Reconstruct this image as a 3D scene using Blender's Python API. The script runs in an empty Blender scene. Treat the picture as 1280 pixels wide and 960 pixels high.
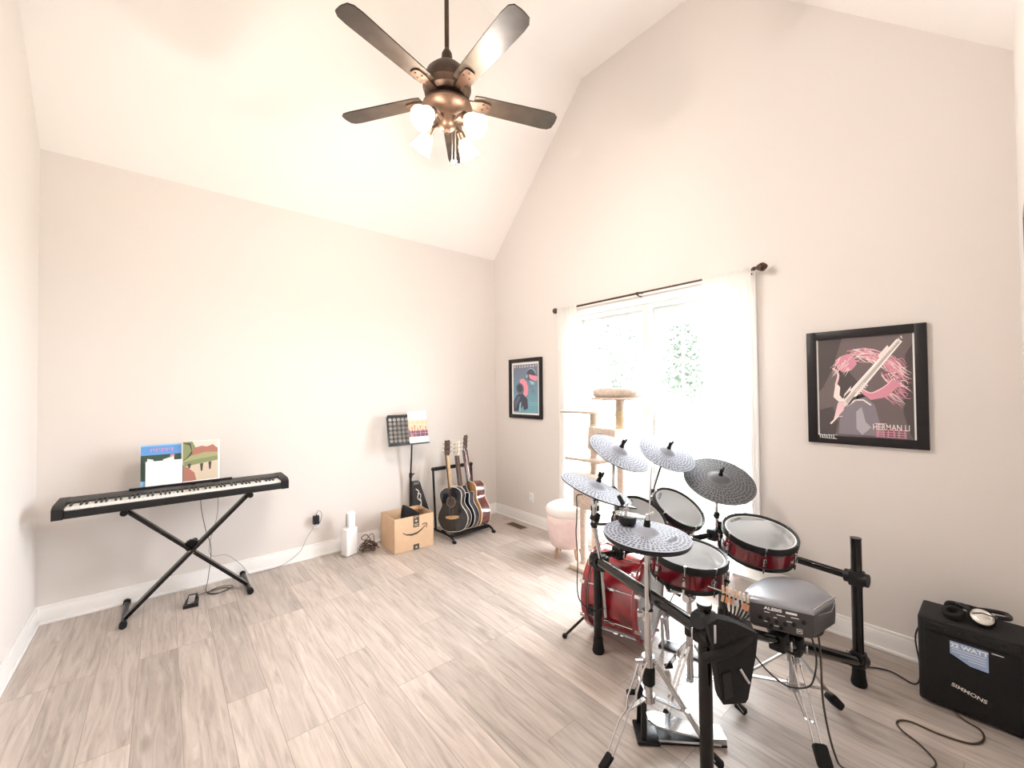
import bpy, bmesh, math, random
from mathutils import Vector, Matrix, noise
V = Vector
scn = bpy.context.scene
col = scn.collection
rnd = random.Random(7)
R = math.radians

# ------------------------------------------------------------------ camera, sky, exposure
YAW, PITCH, ROLL = 0.8722, 0.0178, -0.0090
EYE = V((-3.3372, -4.3174, 1.58))
_fw = V((math.cos(YAW)*math.cos(PITCH), math.sin(YAW)*math.cos(PITCH), math.sin(PITCH)))
_r = V((math.sin(YAW), -math.cos(YAW), 0)); _u = _r.cross(_fw)
_r2 = math.cos(ROLL)*_r + math.sin(ROLL)*_u
_u2 = -math.sin(ROLL)*_r + math.cos(ROLL)*_u
cam = bpy.data.cameras.new('camera'); cam_o = bpy.data.objects.new('camera', cam); col.objects.link(cam_o)
m = Matrix.Identity(4)
for i in range(3):
    m[i][0], m[i][1], m[i][2], m[i][3] = _r2[i], _u2[i], -_fw[i], EYE[i]
cam_o.matrix_world = m
cam.sensor_width = 36; cam.lens = 517.36/1280*36; cam.clip_start = 0.02; cam.clip_end = 200
scn.camera = cam_o

world = bpy.data.worlds.new('sky'); scn.world = world; world.use_nodes = True
bg = world.node_tree.nodes['Background']
bg.inputs[0].default_value = (0.92, 0.96, 1.0, 1); bg.inputs[1].default_value = 21.0
LAMP_WATT = 26.0
scn.view_settings.view_transform = 'Standard'; scn.view_settings.look = 'None'
scn.view_settings.gamma = 1.0; scn.view_settings.exposure = 0.62; scn.view_settings.use_curve_mapping = False
scn.cycles.max_bounces = 12; scn.cycles.diffuse_bounces = 8; scn.cycles.transparent_max_bounces = 24
scn.cycles.sample_clamp_indirect = 8.0

# ------------------------------------------------------------------ materials
MATS = {}
def mat(name, c, rough=.5, metal=0., nz=0., nscale=20., bump=0., bscale=200., spec=None, coat=0., trans=0., emit=None, es=0.):
    if name in MATS: return MATS[name]
    k = bpy.data.materials.new(name); k.use_nodes = True
    nt = k.node_tree; b = nt.nodes['Principled BSDF']
    b.inputs['Base Color'].default_value = (*c, 1); b.inputs['Roughness'].default_value = rough
    b.inputs['Metallic'].default_value = metal
    if spec is not None: b.inputs['Specular IOR Level'].default_value = spec
    if coat: b.inputs['Coat Weight'].default_value = coat; b.inputs['Coat Roughness'].default_value = .06
    if trans: b.inputs['Transmission Weight'].default_value = trans
    if emit: b.inputs['Emission Color'].default_value = (*emit, 1); b.inputs['Emission Strength'].default_value = es
    tc = nt.nodes.new('ShaderNodeTexCoord')
    if nz:
        n = nt.nodes.new('ShaderNodeTexNoise'); n.inputs['Scale'].default_value = nscale; n.inputs['Detail'].default_value = 5
        r = nt.nodes.new('ShaderNodeValToRGB')
        r.color_ramp.elements[0].color = (*[max(0, x*(1-nz)) for x in c], 1)
        r.color_ramp.elements[1].color = (*[min(1, x*(1+nz)) for x in c], 1)
        r.color_ramp.elements[0].position = .3; r.color_ramp.elements[1].position = .7
        nt.links.new(tc.outputs['Object'], n.inputs['Vector']); nt.links.new(n.outputs['Fac'], r.inputs[0])
        nt.links.new(r.outputs[0], b.inputs['Base Color'])
    if bump:
        n = nt.nodes.new('ShaderNodeTexNoise'); n.inputs['Scale'].default_value = bscale
        bp = nt.nodes.new('ShaderNodeBump'); bp.inputs['Strength'].default_value = bump; bp.inputs['Distance'].default_value = .004
        nt.links.new(tc.outputs['Object'], n.inputs['Vector']); nt.links.new(n.outputs['Fac'], bp.inputs['Height'])
        nt.links.new(bp.outputs[0], b.inputs['Normal'])
    MATS[name] = k
    return k

WALL = mat('painted wall beige', (.715, .677, .652), .85, bump=.05, bscale=120)
WALL_COOL = WALL
CEIL = mat('ceiling paint', (.86, .835, .82), .9, bump=.04, bscale=150)
WINFRAME = mat('white vinyl window frame', (.70, .715, .72), .4)
TRIM = mat('white trim paint', (.88, .875, .87), .35)
BLACKMETAL = mat('black powder coated metal', (.008, .008, .009), .36, .3, nz=.2)
BLACKGLOSS = mat('black gloss tube', (.009, .008, .008), .14, .3)
BLACKPLASTIC = mat('black plastic', (.009, .009, .010), .45, bump=.1, bscale=400, spec=.35)
RUBBER = mat('black rubber', (.009, .009, .009), .8, spec=.3)
CHROME = mat('chrome', (.60, .60, .61), .14, 1.)
STEEL = mat('dull steel', (.55, .55, .56), .32, 1.)
BRONZE = mat('oil rubbed bronze', (.075, .045, .032), .42, .55, nz=.2)
BLADE = mat('dark walnut blade', (.032, .024, .019), .42, nz=.35, nscale=14, spec=.3)
RED = mat('red lacquer shell', (.15, .006, .014), .16, nz=.5, nscale=18, coat=1.)
REDHOOP = mat('red hoop', (.25, .012, .02), .2, nz=.35, nscale=22, coat=1.)
MESHHEAD = mat('white mesh head', (.86, .87, .88), .55, bump=.15, bscale=500)
KICKHEAD = mat('grey mesh kick head', (.36, .36, .35), .6, bump=.2, bscale=500)
BLACKFAB = mat('black fabric', (.008, .0075, .0085), .95, bump=.5, bscale=150)
GREYSHELL = mat('grey metallic shell', (.30, .31, .34), .30, .55)
PAPER = mat('white paper', (.90, .89, .87), .7, nz=.02)
CARD = mat('brown cardboard', (.66, .46, .30), .85, nz=.05, nscale=8, bump=.1, bscale=60)
CARDIN = mat('cardboard edge', (.62, .38, .22), .9)
INK = mat('dark ink', (.05, .055, .05), .7)
WHITEP = mat('white plastic', (.86, .86, .87), .35)
CREAM = mat('cream binding', (.85, .80, .68), .4)
GBLACK = mat('black guitar lacquer', (.014, .016, .022), .12, coat=1.)
GBLUE = mat('blue black guitar lacquer', (.016, .022, .045), .12, coat=1.)
GBROWN = mat('mahogany guitar lacquer', (.12, .028, .02), .12, nz=.4, nscale=9, coat=1.)
GSPRUCE = mat('honey spruce top', (.62, .34, .13), .25, nz=.25, nscale=12, coat=.6)
NECKWOOD = mat('pale neck wood', (.55, .37, .20), .4, nz=.15, nscale=30)
ROSE = mat('rosewood', (.085, .045, .03), .45, nz=.3, nscale=40)
PLUSH = mat('beige plush', (.56, .47, .40), .95, nz=.15, nscale=40, bump=.8, bscale=220)
SISAL = mat('sisal rope', (.78, .64, .44), .9, nz=.15, nscale=60, bump=.8, bscale=150)
PINK = mat('pale pink velvet', (.80, .66, .64), .85, nz=.05, bump=.2)
LEGWOOD = mat('small wooden leg', (.48, .30, .17), .5)
VENT = mat('brown metal register', (.13, .08, .05), .5, .4)
TAN = mat('tan plug sleeve', (.80, .55, .36), .5)
ORANGE = mat('orange cable tag', (.85, .36, .16), .5)
LABELBLUE = mat('pale blue sticker', (.30, .41, .62), .5)
WHITEINK = mat('white lettering', (.88, .88, .88), .6)
SILVER = mat('silver ear cup', (.80, .77, .72), .3, .4)
CLOTHGRILLE = mat('black speaker cloth', (.009, .008, .0085), .95, nz=.5, nscale=350, bump=.5, bscale=350)
BROWNCABLE = mat('brown black cable', (.055, .038, .025), .5)
CLEAR = None

def node_mat(name):
    k = bpy.data.materials.new(name); k.use_nodes = True; nt = k.node_tree
    for n in list(nt.nodes): nt.nodes.remove(n)
    return k, nt, nt.nodes.new('ShaderNodeOutputMaterial')
def mix_mat(name, a, b, fac):
    """a,b: (node type, colour, rough) mixed by fac"""
    k, nt, out = node_mat(name); mx = nt.nodes.new('ShaderNodeMixShader'); mx.inputs[0].default_value = fac
    for i, (t, c, r) in enumerate((a, b)):
        n = nt.nodes.new(t); n.inputs['Color'].default_value = (*c, 1)
        if r is not None: n.inputs['Roughness'].default_value = r
        nt.links.new(n.outputs[0], mx.inputs[i+1])
    nt.links.new(mx.outputs[0], out.inputs[0])
    return k
GLASS = mix_mat('window glass', ('ShaderNodeBsdfTransparent', (1, 1, 1), None), ('ShaderNodeBsdfGlossy', (1, 1, 1), .02), .05)
PICGLASS = mix_mat('picture glass', ('ShaderNodeBsdfTransparent', (1, 1, 1), None), ('ShaderNodeBsdfGlossy', (1, 1, 1), .05), .03)
CLEAR = mix_mat('clear plastic', ('ShaderNodeBsdfTransparent', (.95, .97, 1), None), ('ShaderNodeBsdfGlossy', (1, 1, 1), .1), .3)
def curtain_mat():
    k, nt, out = node_mat('sheer white curtain')
    tl = nt.nodes.new('ShaderNodeBsdfTranslucent'); tl.inputs[0].default_value = (.93, .92, .91, 1)
    df = nt.nodes.new('ShaderNodeBsdfDiffuse'); df.inputs[0].default_value = (.90, .89, .88, 1)
    tp = nt.nodes.new('ShaderNodeBsdfTransparent')
    m1 = nt.nodes.new('ShaderNodeMixShader'); m1.inputs[0].default_value = .45
    m2 = nt.nodes.new('ShaderNodeMixShader'); m2.inputs[0].default_value = .18
    nt.links.new(df.outputs[0], m1.inputs[1]); nt.links.new(tl.outputs[0], m1.inputs[2])
    nt.links.new(m1.outputs[0], m2.inputs[1]); nt.links.new(tp.outputs[0], m2.inputs[2])
    nt.links.new(m2.outputs[0], out.inputs[0])
    return k
CURTAIN = curtain_mat()
def shade_mat():
    k, nt, out = node_mat('frosted lamp glass')
    tl = nt.nodes.new('ShaderNodeBsdfTranslucent'); tl.inputs[0].default_value = (1, .93, .82, 1)
    tp = nt.nodes.new('ShaderNodeBsdfTransparent'); tp.inputs[0].default_value = (1, .95, .88, 1)
    em = nt.nodes.new('ShaderNodeEmission'); em.inputs[0].default_value = (1, .86, .66, 1); em.inputs[1].default_value = .85
    m1 = nt.nodes.new('ShaderNodeMixShader'); m1.inputs[0].default_value = .6
    ad = nt.nodes.new('ShaderNodeAddShader')
    nt.links.new(tl.outputs[0], m1.inputs[1]); nt.links.new(tp.outputs[0], m1.inputs[2])
    nt.links.new(m1.outputs[0], ad.inputs[0]); nt.links.new(em.outputs[0], ad.inputs[1])
    nt.links.new(ad.outputs[0], out.inputs[0])
    return k
LAMPGLASS = shade_mat()
BULB = mat('glowing bulb', (1, .9, .75), .5, emit=(1, .80, .52), es=14.)

def floor_mat():
    k = bpy.data.materials.new('grey oak vinyl plank'); k.use_nodes = True; nt = k.node_tree; L = nt.links
    b = nt.nodes['Principled BSDF']; b.inputs['Roughness'].default_value = .34; b.inputs['Specular IOR Level'].default_value = .45
    tc = nt.nodes.new('ShaderNodeTexCoord')
    mp = nt.nodes.new('ShaderNodeMapping'); mp.inputs['Rotation'].default_value[2] = R(90)
    br = nt.nodes.new('ShaderNodeTexBrick'); br.inputs['Scale'].default_value = 1
    br.inputs['Brick Width'].default_value = 1.22; br.inputs['Row Height'].default_value = .18
    br.inputs['Mortar Size'].default_value = .0016; br.inputs['Mortar Smooth'].default_value = .3; br.offset = .37; br.offset_frequency = 3
    br.inputs['Color1'].default_value = (0, 0, 0, 1); br.inputs['Color2'].default_value = (1, 1, 1, 1); br.inputs['Mortar'].default_value = (.5, .5, .5, 1)
    L.new(tc.outputs['Object'], mp.inputs[0]); L.new(mp.outputs[0], br.inputs[0])
    # grain stretched along the plank, shifted per plank
    sc = nt.nodes.new('ShaderNodeMapping'); sc.inputs['Scale'].default_value = (1.1, 13, 1)
    ad = nt.nodes.new('ShaderNodeVectorMath'); ad.operation = 'MULTIPLY_ADD'; ad.inputs[1].default_value = (7, 7, 7)
    L.new(br.outputs[0], ad.inputs[0]); L.new(mp.outputs[0], ad.inputs[2]); L.new(ad.outputs[0], sc.inputs[0])
    n1 = nt.nodes.new('ShaderNodeTexNoise'); n1.inputs['Scale'].default_value = 2.2; n1.inputs['Detail'].default_value = 8; n1.inputs['Roughness'].default_value = .62; n1.inputs['Distortion'].default_value = 1.1
    L.new(sc.outputs[0], n1.inputs['Vector'])
    n2 = nt.nodes.new('ShaderNodeTexNoise'); n2.inputs['Scale'].default_value = 1.5; n2.inputs['Detail'].default_value = 3
    L.new(mp.outputs[0], n2.inputs['Vector'])
    r1 = nt.nodes.new('ShaderNodeValToRGB'); e = r1.color_ramp.elements
    e[0].position = .25; e[0].color = (.30, .255, .225, 1); e[1].position = .70; e[1].color = (.59, .53, .485, 1)
    x = e.new(.47); x.color = (.46, .405, .366, 1)
    L.new(n1.outputs['Fac'], r1.inputs[0])
    r2 = nt.nodes.new('ShaderNodeValToRGB'); r2.color_ramp.elements[0].color = (.80, .79, .78, 1); r2.color_ramp.elements[1].color = (1.10, 1.08, 1.07, 1)
    L.new(br.outputs[0], r2.inputs[0])
    m1 = nt.nodes.new('ShaderNodeMixRGB'); m1.blend_type = 'MULTIPLY'; m1.inputs[0].default_value = 1
    L.new(r1.outputs[0], m1.inputs[1]); L.new(r2.outputs[0], m1.inputs[2])
    # joints
    m2 = nt.nodes.new('ShaderNodeMixRGB'); m2.inputs[2].default_value = (.22, .175, .15, 1)
    mm = nt.nodes.new('ShaderNodeMath'); mm.operation = 'MULTIPLY'; mm.inputs[1].default_value = .75
    L.new(br.outputs['Fac'], mm.inputs[0]); L.new(mm.outputs[0], m2.inputs[0]); L.new(m1.outputs[0], m2.inputs[1])
    # knots
    vo = nt.nodes.new('ShaderNodeTexVoronoi'); vo.inputs['Scale'].default_value = 1.4
    kp = nt.nodes.new('ShaderNodeMapping'); kp.inputs['Scale'].default_value = (.7, 2.0, 1)
    L.new(ad.outputs[0], kp.inputs[0]); L.new(kp.outputs[0], vo.inputs['Vector'])
    kr = nt.nodes.new('ShaderNodeValToRGB'); kr.color_ramp.elements[0].position = .02; kr.color_ramp.elements[0].color = (.55, .55, .55, 1); kr.color_ramp.elements[1].position = .09; kr.color_ramp.elements[1].color = (0, 0, 0, 1)
    L.new(vo.outputs['Distance'], kr.inputs[0])
    m3 = nt.nodes.new('ShaderNodeMixRGB'); m3.inputs[2].default_value = (.16, .115, .085, 1)
    L.new(kr.outputs[0], m3.inputs[0]); L.new(m2.outputs[0], m3.inputs[1]); L.new(m3.outputs[0], b.inputs['Base Color'])
    bp = nt.nodes.new('ShaderNodeBump'); bp.inputs['Strength'].default_value = .08; bp.inputs['Distance'].default_value = .002
    L.new(n1.outputs['Fac'], bp.inputs['Height']); L.new(bp.outputs[0], b.inputs['Normal'])
    return k
FLOOR = floor_mat()

def cymbal_mat(name, c1, c2):
    """grey rubber playing surface with rings of small dimples (object Z is the axis)"""
    k = bpy.data.materials.new(name); k.use_nodes = True; nt = k.node_tree; L = nt.links
    b = nt.nodes['Principled BSDF']; b.inputs['Roughness'].default_value = .6; b.inputs['Specular IOR Level'].default_value = .2
    tc = nt.nodes.new('ShaderNodeTexCoord'); uv = nt.nodes.new('ShaderNodeUVMap')
    sp = nt.nodes.new('ShaderNodeSeparateXYZ'); L.new(uv.outputs[0], sp.inputs[0])
    vo = nt.nodes.new('ShaderNodeTexVoronoi'); vo.inputs['Scale'].default_value = 1; vo.inputs['Randomness'].default_value = .35; vo.voronoi_dimensions = '2D'
    mp = nt.nodes.new('ShaderNodeMapping'); mp.inputs['Scale'].default_value = (54, 11, 1); L.new(uv.outputs[0], mp.inputs[0]); L.new(mp.outputs[0], vo.inputs['Vector'])
    rp = nt.nodes.new('ShaderNodeValToRGB'); rp.color_ramp.elements[0].position = .26; rp.color_ramp.elements[0].color = (*c2, 1); rp.color_ramp.elements[1].position = .38; rp.color_ramp.elements[1].color = (*c1, 1)
    L.new(vo.outputs['Distance'], rp.inputs[0])
    # smooth bell and smooth rim
    fl = nt.nodes.new('ShaderNodeValToRGB'); e = fl.color_ramp.elements
    e[0].position = .30; e[0].color = (1, 1, 1, 1); e[1].position = .33; e[1].color = (0, 0, 0, 1)
    x = e.new(.94); x.color = (0, 0, 0, 1); x = e.new(.96); x.color = (1, 1, 1, 1)
    L.new(sp.outputs[1], fl.inputs[0])
    mx = nt.nodes.new('ShaderNodeMixRGB'); mx.inputs[2].default_value = (*[q*.92 for q in c1], 1)
    L.new(fl.outputs[0], mx.inputs[0]); L.new(rp.outputs[0], mx.inputs[1]); L.new(mx.outputs[0], b.inputs['Base Color'])
    return k
CYM = cymbal_mat('grey dimpled cymbal rubber', (.32, .345, .41), (.06, .065, .085))
CYMDARK = cymbal_mat('charcoal dimpled cymbal rubber', (.14, .14, .15), (.04, .04, .044))

# ------------------------------------------------------------------ mesh builder
def spline(pts, n=8, closed=False):
    P = [V(p) for p in pts]; out = []
    N = len(P); segs = N if closed else N-1
    for i in range(segs):
        if closed: p0, p1, p2, p3 = P[(i-1) % N], P[i], P[(i+1) % N], P[(i+2) % N]
        else: p0, p1, p2, p3 = P[max(i-1, 0)], P[i], P[i+1], P[min(i+2, N-1)]
        for j in range(n):
            t = j/n
            out.append(.5*((2*p1) + (p2-p0)*t + (2*p0-5*p1+4*p2-p3)*t*t + (3*p1-p0-3*p2+p3)*t**3))
    if not closed: out.append(P[-1].copy())
    return out
def axes(c, n, x=None):
    n = V(n).normalized()
    x = V(x) if x is not None else (V((1, 0, 0)) if abs(n.x) < .9 else V((0, 1, 0)))
    x = (x - n*x.dot(n)).normalized(); y = n.cross(x)
    M = Matrix.Identity(4)
    for i in range(3): M[i][0], M[i][1], M[i][2], M[i][3] = x[i], y[i], n[i], c[i]
    return M

class MB:
    def __init__(s, M=None): s.bm = bmesh.new(); s.M = M or Matrix.Identity(4); s.mi = 0; s.uv = False
    def m(s, i): s.mi = i; return s
    def at(s, M): s.M = M; return s
    def add(s, vs, fs, uvs=None):
        b = [s.bm.verts.new(s.M @ V(v)) for v in vs]
        fl = []
        for f in fs:
            try: q = s.bm.faces.new([b[i] for i in f])
            except ValueError: continue
            q.material_index = s.mi; fl.append(q)
        return b, fl
    def box(s, c, d, bev=0., rot=None, seg=2):
        hx, hy, hz = d[0]/2, d[1]/2, d[2]/2
        Rm = rot.to_matrix() if rot is not None and hasattr(rot, 'to_matrix') else (rot or Matrix.Identity(3))
        vs = [V(c) + Rm @ V((x*hx, y*hy, z*hz)) for x in (-1, 1) for y in (-1, 1) for z in (-1, 1)]
        b, f = s.add(vs, [(0, 1, 3, 2), (4, 6, 7, 5), (0, 4, 5, 1), (2, 3, 7, 6), (0, 2, 6, 4), (1, 5, 7, 3)])
        if bev:
            ed = list({e for q in f for e in q.edges})
            r = bmesh.ops.bevel(s.bm, geom=ed, offset=bev, segments=seg, affect='EDGES', profile=.5)
            for q in r['faces']: q.material_index = s.mi
        return s
    def bar(s, p0, p1, w, h, up=(0, 0, 1), bev=0.):
        p0, p1 = V(p0), V(p1); d = p1-p0
        M = axes((p0+p1)/2, d, V(up).cross(d) if abs(V(up).normalized().dot(d.normalized())) < .99 else None)
        return s.box((p0+p1)/2, (w, h, d.length), bev, M.to_3x3())
    def cyl(s, p0, p1, r0, r1=None, seg=16, caps=True):
        p0, p1 = V(p0), V(p1); r1 = r0 if r1 is None else r1
        M = axes(p0, p1-p0); vs = []
        for p, r in ((p0, r0), (p1, r1)):
            for i in range(seg):
                a = 2*math.pi*i/seg; vs.append(p + M.to_3x3() @ V((r*math.cos(a), r*math.sin(a), 0)))
        fs = [(i, (i+1) % seg, seg+(i+1) % seg, seg+i) for i in range(seg)]
        if caps: fs += [tuple(range(seg-1, -1, -1)), tuple(range(seg, 2*seg))]
        s.add(vs, fs); return s
    def tube(s, pts, r, seg=8, n=0, closed=False, caps=True):
        P = spline(pts, n, closed) if n else [V(p) for p in pts]
        N = len(P); vs = []; x = None
        for i, p in enumerate(P):
            a = P[(i+1) % N] if (closed or i < N-1) else p
            b = P[i-1] if (closed or i > 0) else p
            t = (a-b).normalized() if (a-b).length > 1e-9 else V((0, 0, 1))
            if x is None: x = t.orthogonal().normalized()
            x = (x - t*x.dot(t)); x = x.normalized() if x.length > 1e-6 else t.orthogonal().normalized()
            y = t.cross(x); rr = r[i*(len(r)-1)//max(N-1, 1)] if isinstance(r, (list, tuple)) else r
            for k in range(seg):
                a_ = 2*math.pi*k/seg; vs.append(p + (x*math.cos(a_)+y*math.sin(a_))*rr)
        fs = []
        for i in range(N if closed else N-1):
            j = (i+1) % N
            fs += [(i*seg+k, i*seg+(k+1) % seg, j*seg+(k+1) % seg, j*seg+k) for k in range(seg)]
        if not closed and caps: fs += [tuple(range(seg-1, -1, -1)), tuple(range((N-1)*seg, N*seg))]
        s.add(vs, fs); return s
    def lathe(s, prof, seg=32, M=None, closed=False):
        old = s.M
        if M is not None: s.M = old @ M
        vs = []; N = len(prof)
        for r, z in prof:
            for k in range(seg):
                a = 2*math.pi*k/seg; vs.append((max(r, 1e-5)*math.cos(a), max(r, 1e-5)*math.sin(a), z))
        fs = []
        for i in range(N if closed else N-1):
            j = (i+1) % N
            fs += [(i*seg+k, i*seg+(k+1) % seg, j*seg+(k+1) % seg, j*seg+k) for k in range(seg)]
        if not closed:
            if prof[0][0] > 1e-4: fs.append(tuple(range(seg-1, -1, -1)))
            if prof[-1][0] > 1e-4: fs.append(tuple(range((N-1)*seg, N*seg)))
        s.add(vs, fs); s.M = old; return s
    def prism(s, pts, z0, z1, side=True):
        n = len(pts); a = 0
        for i in range(n): a += pts[i][0]*pts[(i+1) % n][1]-pts[(i+1) % n][0]*pts[i][1]
        if a < 0: pts = pts[::-1]
        vs = [(p[0], p[1], z0) for p in pts] + [(p[0], p[1], z1) for p in pts]
        fs = [tuple(range(n-1, -1, -1)), tuple(range(n, 2*n))]
        if side: fs += [(i, (i+1) % n, n+(i+1) % n, n+i) for i in range(n)]
        s.add(vs, fs); return s
    def flat(s, pts, z):
        n = len(pts); a = 0
        for i in range(n): a += pts[i][0]*pts[(i+1) % n][1]-pts[(i+1) % n][0]*pts[i][1]
        if a < 0: pts = pts[::-1]
        s.add([(p[0], p[1], z) for p in pts], [tuple(range(n))]); return s
    def rect(s, x0, y0, x1, y1, z): return s.flat([(x0, y0), (x1, y0), (x1, y1), (x0, y1)], z)
    def stroke(s, pts, w, z, n=0):
        """flat ribbon in the local xy plane; w may be (start, end)"""
        P = [V((p[0], p[1], 0)) for p in pts]
        if n: P = spline(P, n)
        N = len(P); vs = []
        for i, p in enumerate(P):
            t = (P[min(i+1, N-1)]-P[max(i-1, 0)]); t = t.normalized() if t.length > 0 else V((1, 0, 0))
            q = V((-t.y, t.x, 0)); f = i/max(N-1, 1)
            ww = w if not isinstance(w, tuple) else w[0]+(w[1]-w[0])*f
            vs += [(p.x+q.x*ww/2, p.y+q.y*ww/2, z), (p.x-q.x*ww/2, p.y-q.y*ww/2, z)]
        s.add(vs, [(2*i, 2*i+1, 2*i+3, 2*i+2) for i in range(N-1)]); return s
    def sphere(s, c, r, sc=(1, 1, 1), seg=16, rings=10):
        c = V(c); prof = [(r*math.sin(math.pi*i/rings), -r*math.cos(math.pi*i/rings)) for i in range(rings+1)]
        vs = []
        for rr, z in prof:
            for k in range(seg):
                a = 2*math.pi*k/seg; vs.append(c + V((max(rr, 1e-5)*math.cos(a)*sc[0], max(rr, 1e-5)*math.sin(a)*sc[1], z*sc[2])))
        fs = []
        for i in range(rings):
            fs += [(i*seg+k, i*seg+(k+1) % seg, (i+1)*seg+(k+1) % seg, (i+1)*seg+k) for k in range(seg)]
        s.add(vs, fs); return s
    def text(s, body, size, M, depth=.0004, sx=1., align='CENTER', bold=0.):
        cu = bpy.data.curves.new('t', 'FONT'); cu.body = body; cu.size = size; cu.align_x = align; cu.align_y = 'CENTER'; cu.extrude = depth; cu.offset = bold
        o = bpy.data.objects.new('t', cu); col.objects.link(o)
        dg = bpy.context.evaluated_depsgraph_get(); dg.update()
        me = bpy.data.meshes.new_from_object(o.evaluated_get(dg))
        T = s.M @ M @ Matrix.Diagonal((sx, 1, 1, 1))
        b = [s.bm.verts.new(T @ v.co) for v in me.vertices]
        for p in me.polygons:
            try: q = s.bm.faces.new([b[i] for i in p.vertices]); q.material_index = s.mi
            except ValueError: pass
        bpy.data.objects.remove(o); bpy.data.curves.remove(cu); bpy.data.meshes.remove(me)
        return s
    def build(s, name, mats, parent=None, ang=38, smooth=True, base=False, **tags):
        mats = mats if isinstance(mats, (list, tuple)) else [mats]
        bmesh.ops.recalc_face_normals(s.bm, faces=s.bm.faces) if not s.uv else None
        co = [v.co for v in s.bm.verts]
        lo = V([min(c[i] for c in co) for i in range(3)]); hi = V([max(c[i] for c in co) for i in range(3)])
        org = (lo+hi)/2
        if parent is None: org.z = lo.z
        me = bpy.data.meshes.new(name)
        for v in s.bm.verts: v.co -= org
        s.bm.to_mesh(me); s.bm.free()
        for q in mats: me.materials.append(q)
        if smooth:
            me.polygons.foreach_set('use_smooth', [True]*len(me.polygons)); me.set_sharp_from_angle(angle=R(ang))
        o = bpy.data.objects.new(name, me); col.objects.link(o)
        ORG[o.name] = org
        if parent is not None:
            o.parent = parent; o.location = org - ORG[parent.name]
        else: o.location = org
        for k, v in tags.items(): o[k] = v
        return o
ORG = {}
def thing(name, loc, label, category, group=None):
    o = bpy.data.objects.new(name, None); col.objects.link(o); o.location = loc; o.empty_display_size = .1
    ORG[o.name] = V(loc); o['label'] = label; o['category'] = category
    if group: o['group'] = group
    return o
def tag(o, label, category, group=None):
    o['label'] = label; o['category'] = category
    if group: o['group'] = group
    return o
def struct(o): o['kind'] = 'structure'; return o

# ------------------------------------------------------------------ room shell
W, D, EV, AV, ZV = 4.012, 4.377, 3.311, 1.5255, 4.851
TH = .14
b = MB(); b.box((-W/2, -D/2, -.06), (W+2*TH, D+2*TH, .12)); struct(b.build('floor', FLOOR, smooth=False))
b = MB(); b.box((-W/2, TH/2, EV/2), (W+2*TH, TH, EV)); struct(b.build('wall_back', WALL, smooth=False))
b = MB(); b.box((-W/2, -D-TH/2, EV/2), (W+2*TH, TH, EV)); struct(b.build('wall_front', WALL, smooth=False))
gable = [(0, 0), (0, EV), (-AV, ZV), (-(D-AV), ZV), (-D, EV), (-D, 0)]
YZ = lambda x: Matrix(((0, 0, 1, x), (1, 0, 0, 0), (0, 1, 0, 0), (0, 0, 0, 1)))   # local (x,y)->(world y,z), local z -> world x
b = MB(YZ(-W-TH)); b.prism(gable, 0, TH); struct(b.build('wall_left', WALL, smooth=False))
# window wall with its opening
WY0, WY1, WZ0, WZ1 = -1.40, -3.07, .22, 2.37
b = MB(YZ(0))
b.prism([(0, 0), (0, EV), (WY0, EV), (WY0, 0)], 0, TH)
b.prism([(WY1, 0), (WY1, EV), (-D, EV), (-D, 0)], 0, TH)
b.prism([(WY0, 0), (WY0, WZ0), (WY1, WZ0), (WY1, 0)], 0, TH)
b.prism([(WY0, WZ1), (WY0, EV), (WY1, EV), (WY1, WZ1)], 0, TH)
b.prism([(0, EV), (-AV, ZV), (-(D-AV), ZV), (-D, EV)], 0, TH)
struct(b.build('wall_right', WALL, smooth=False))
# vaulted ceiling
def slab(y0, z0, y1, z1, t=.12):
    d = V((0, y1-y0, z1-z0)).normalized(); nrm = V((0, -d.z, d.y)); nrm = nrm if nrm.z > 0 else -nrm
    x0, x1 = -W-TH, TH
    vs = [(x0, y0, z0), (x1, y0, z0), (x1, y1, z1), (x0, y1, z1)]
    vs += [tuple(V(v)+nrm*t) for v in vs]
    return vs, [(0, 1, 2, 3), (7, 6, 5, 4), (0, 4, 5, 1), (1, 5, 6, 2), (2, 6, 7, 3), (3, 7, 4, 0)]
b = MB()
for q in ((0.0, EV, -AV, ZV), (-AV, ZV, -(D-AV), ZV), (-(D-AV), ZV, -D, EV)): b.add(*slab(*q))
struct(b.build('ceiling', CEIL, smooth=False))
# baseboards with a small cap
BB = .127
def baseboard(name, p0, p1, inward):
    b = MB(); p0, p1, n = V(p0), V(p1), V(inward)
    d = (p1-p0); c = (p0+p1)/2; ln = d.length
    ax = abs(d.x) > abs(d.y)
    def bx(off, t, z0, z1):
        cc = c + n*(off+t/2); dim = (ln, t, z1-z0) if ax else (t, ln, z1-z0)
        b.box((cc.x, cc.y, (z0+z1)/2), dim, .002)
    bx(0, .014, 0, BB-.02); bx(0, .010, BB-.02, BB); bx(.014, .012, 0, .018)
    struct(b.build(name, TRIM))
baseboard('baseboard_back', (-W, 0, 0), (0, 0, 0), (0, -1, 0))
baseboard('baseboard_right', (0, -D, 0), (0, 0, 0), (-1, 0, 0))
baseboard('baseboard_left', (-W, -D, 0), (-W, 0, 0), (1, 0, 0))
baseboard('baseboard_front', (-W, -D, 0), (0, -D, 0), (0, 1, 0))

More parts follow.
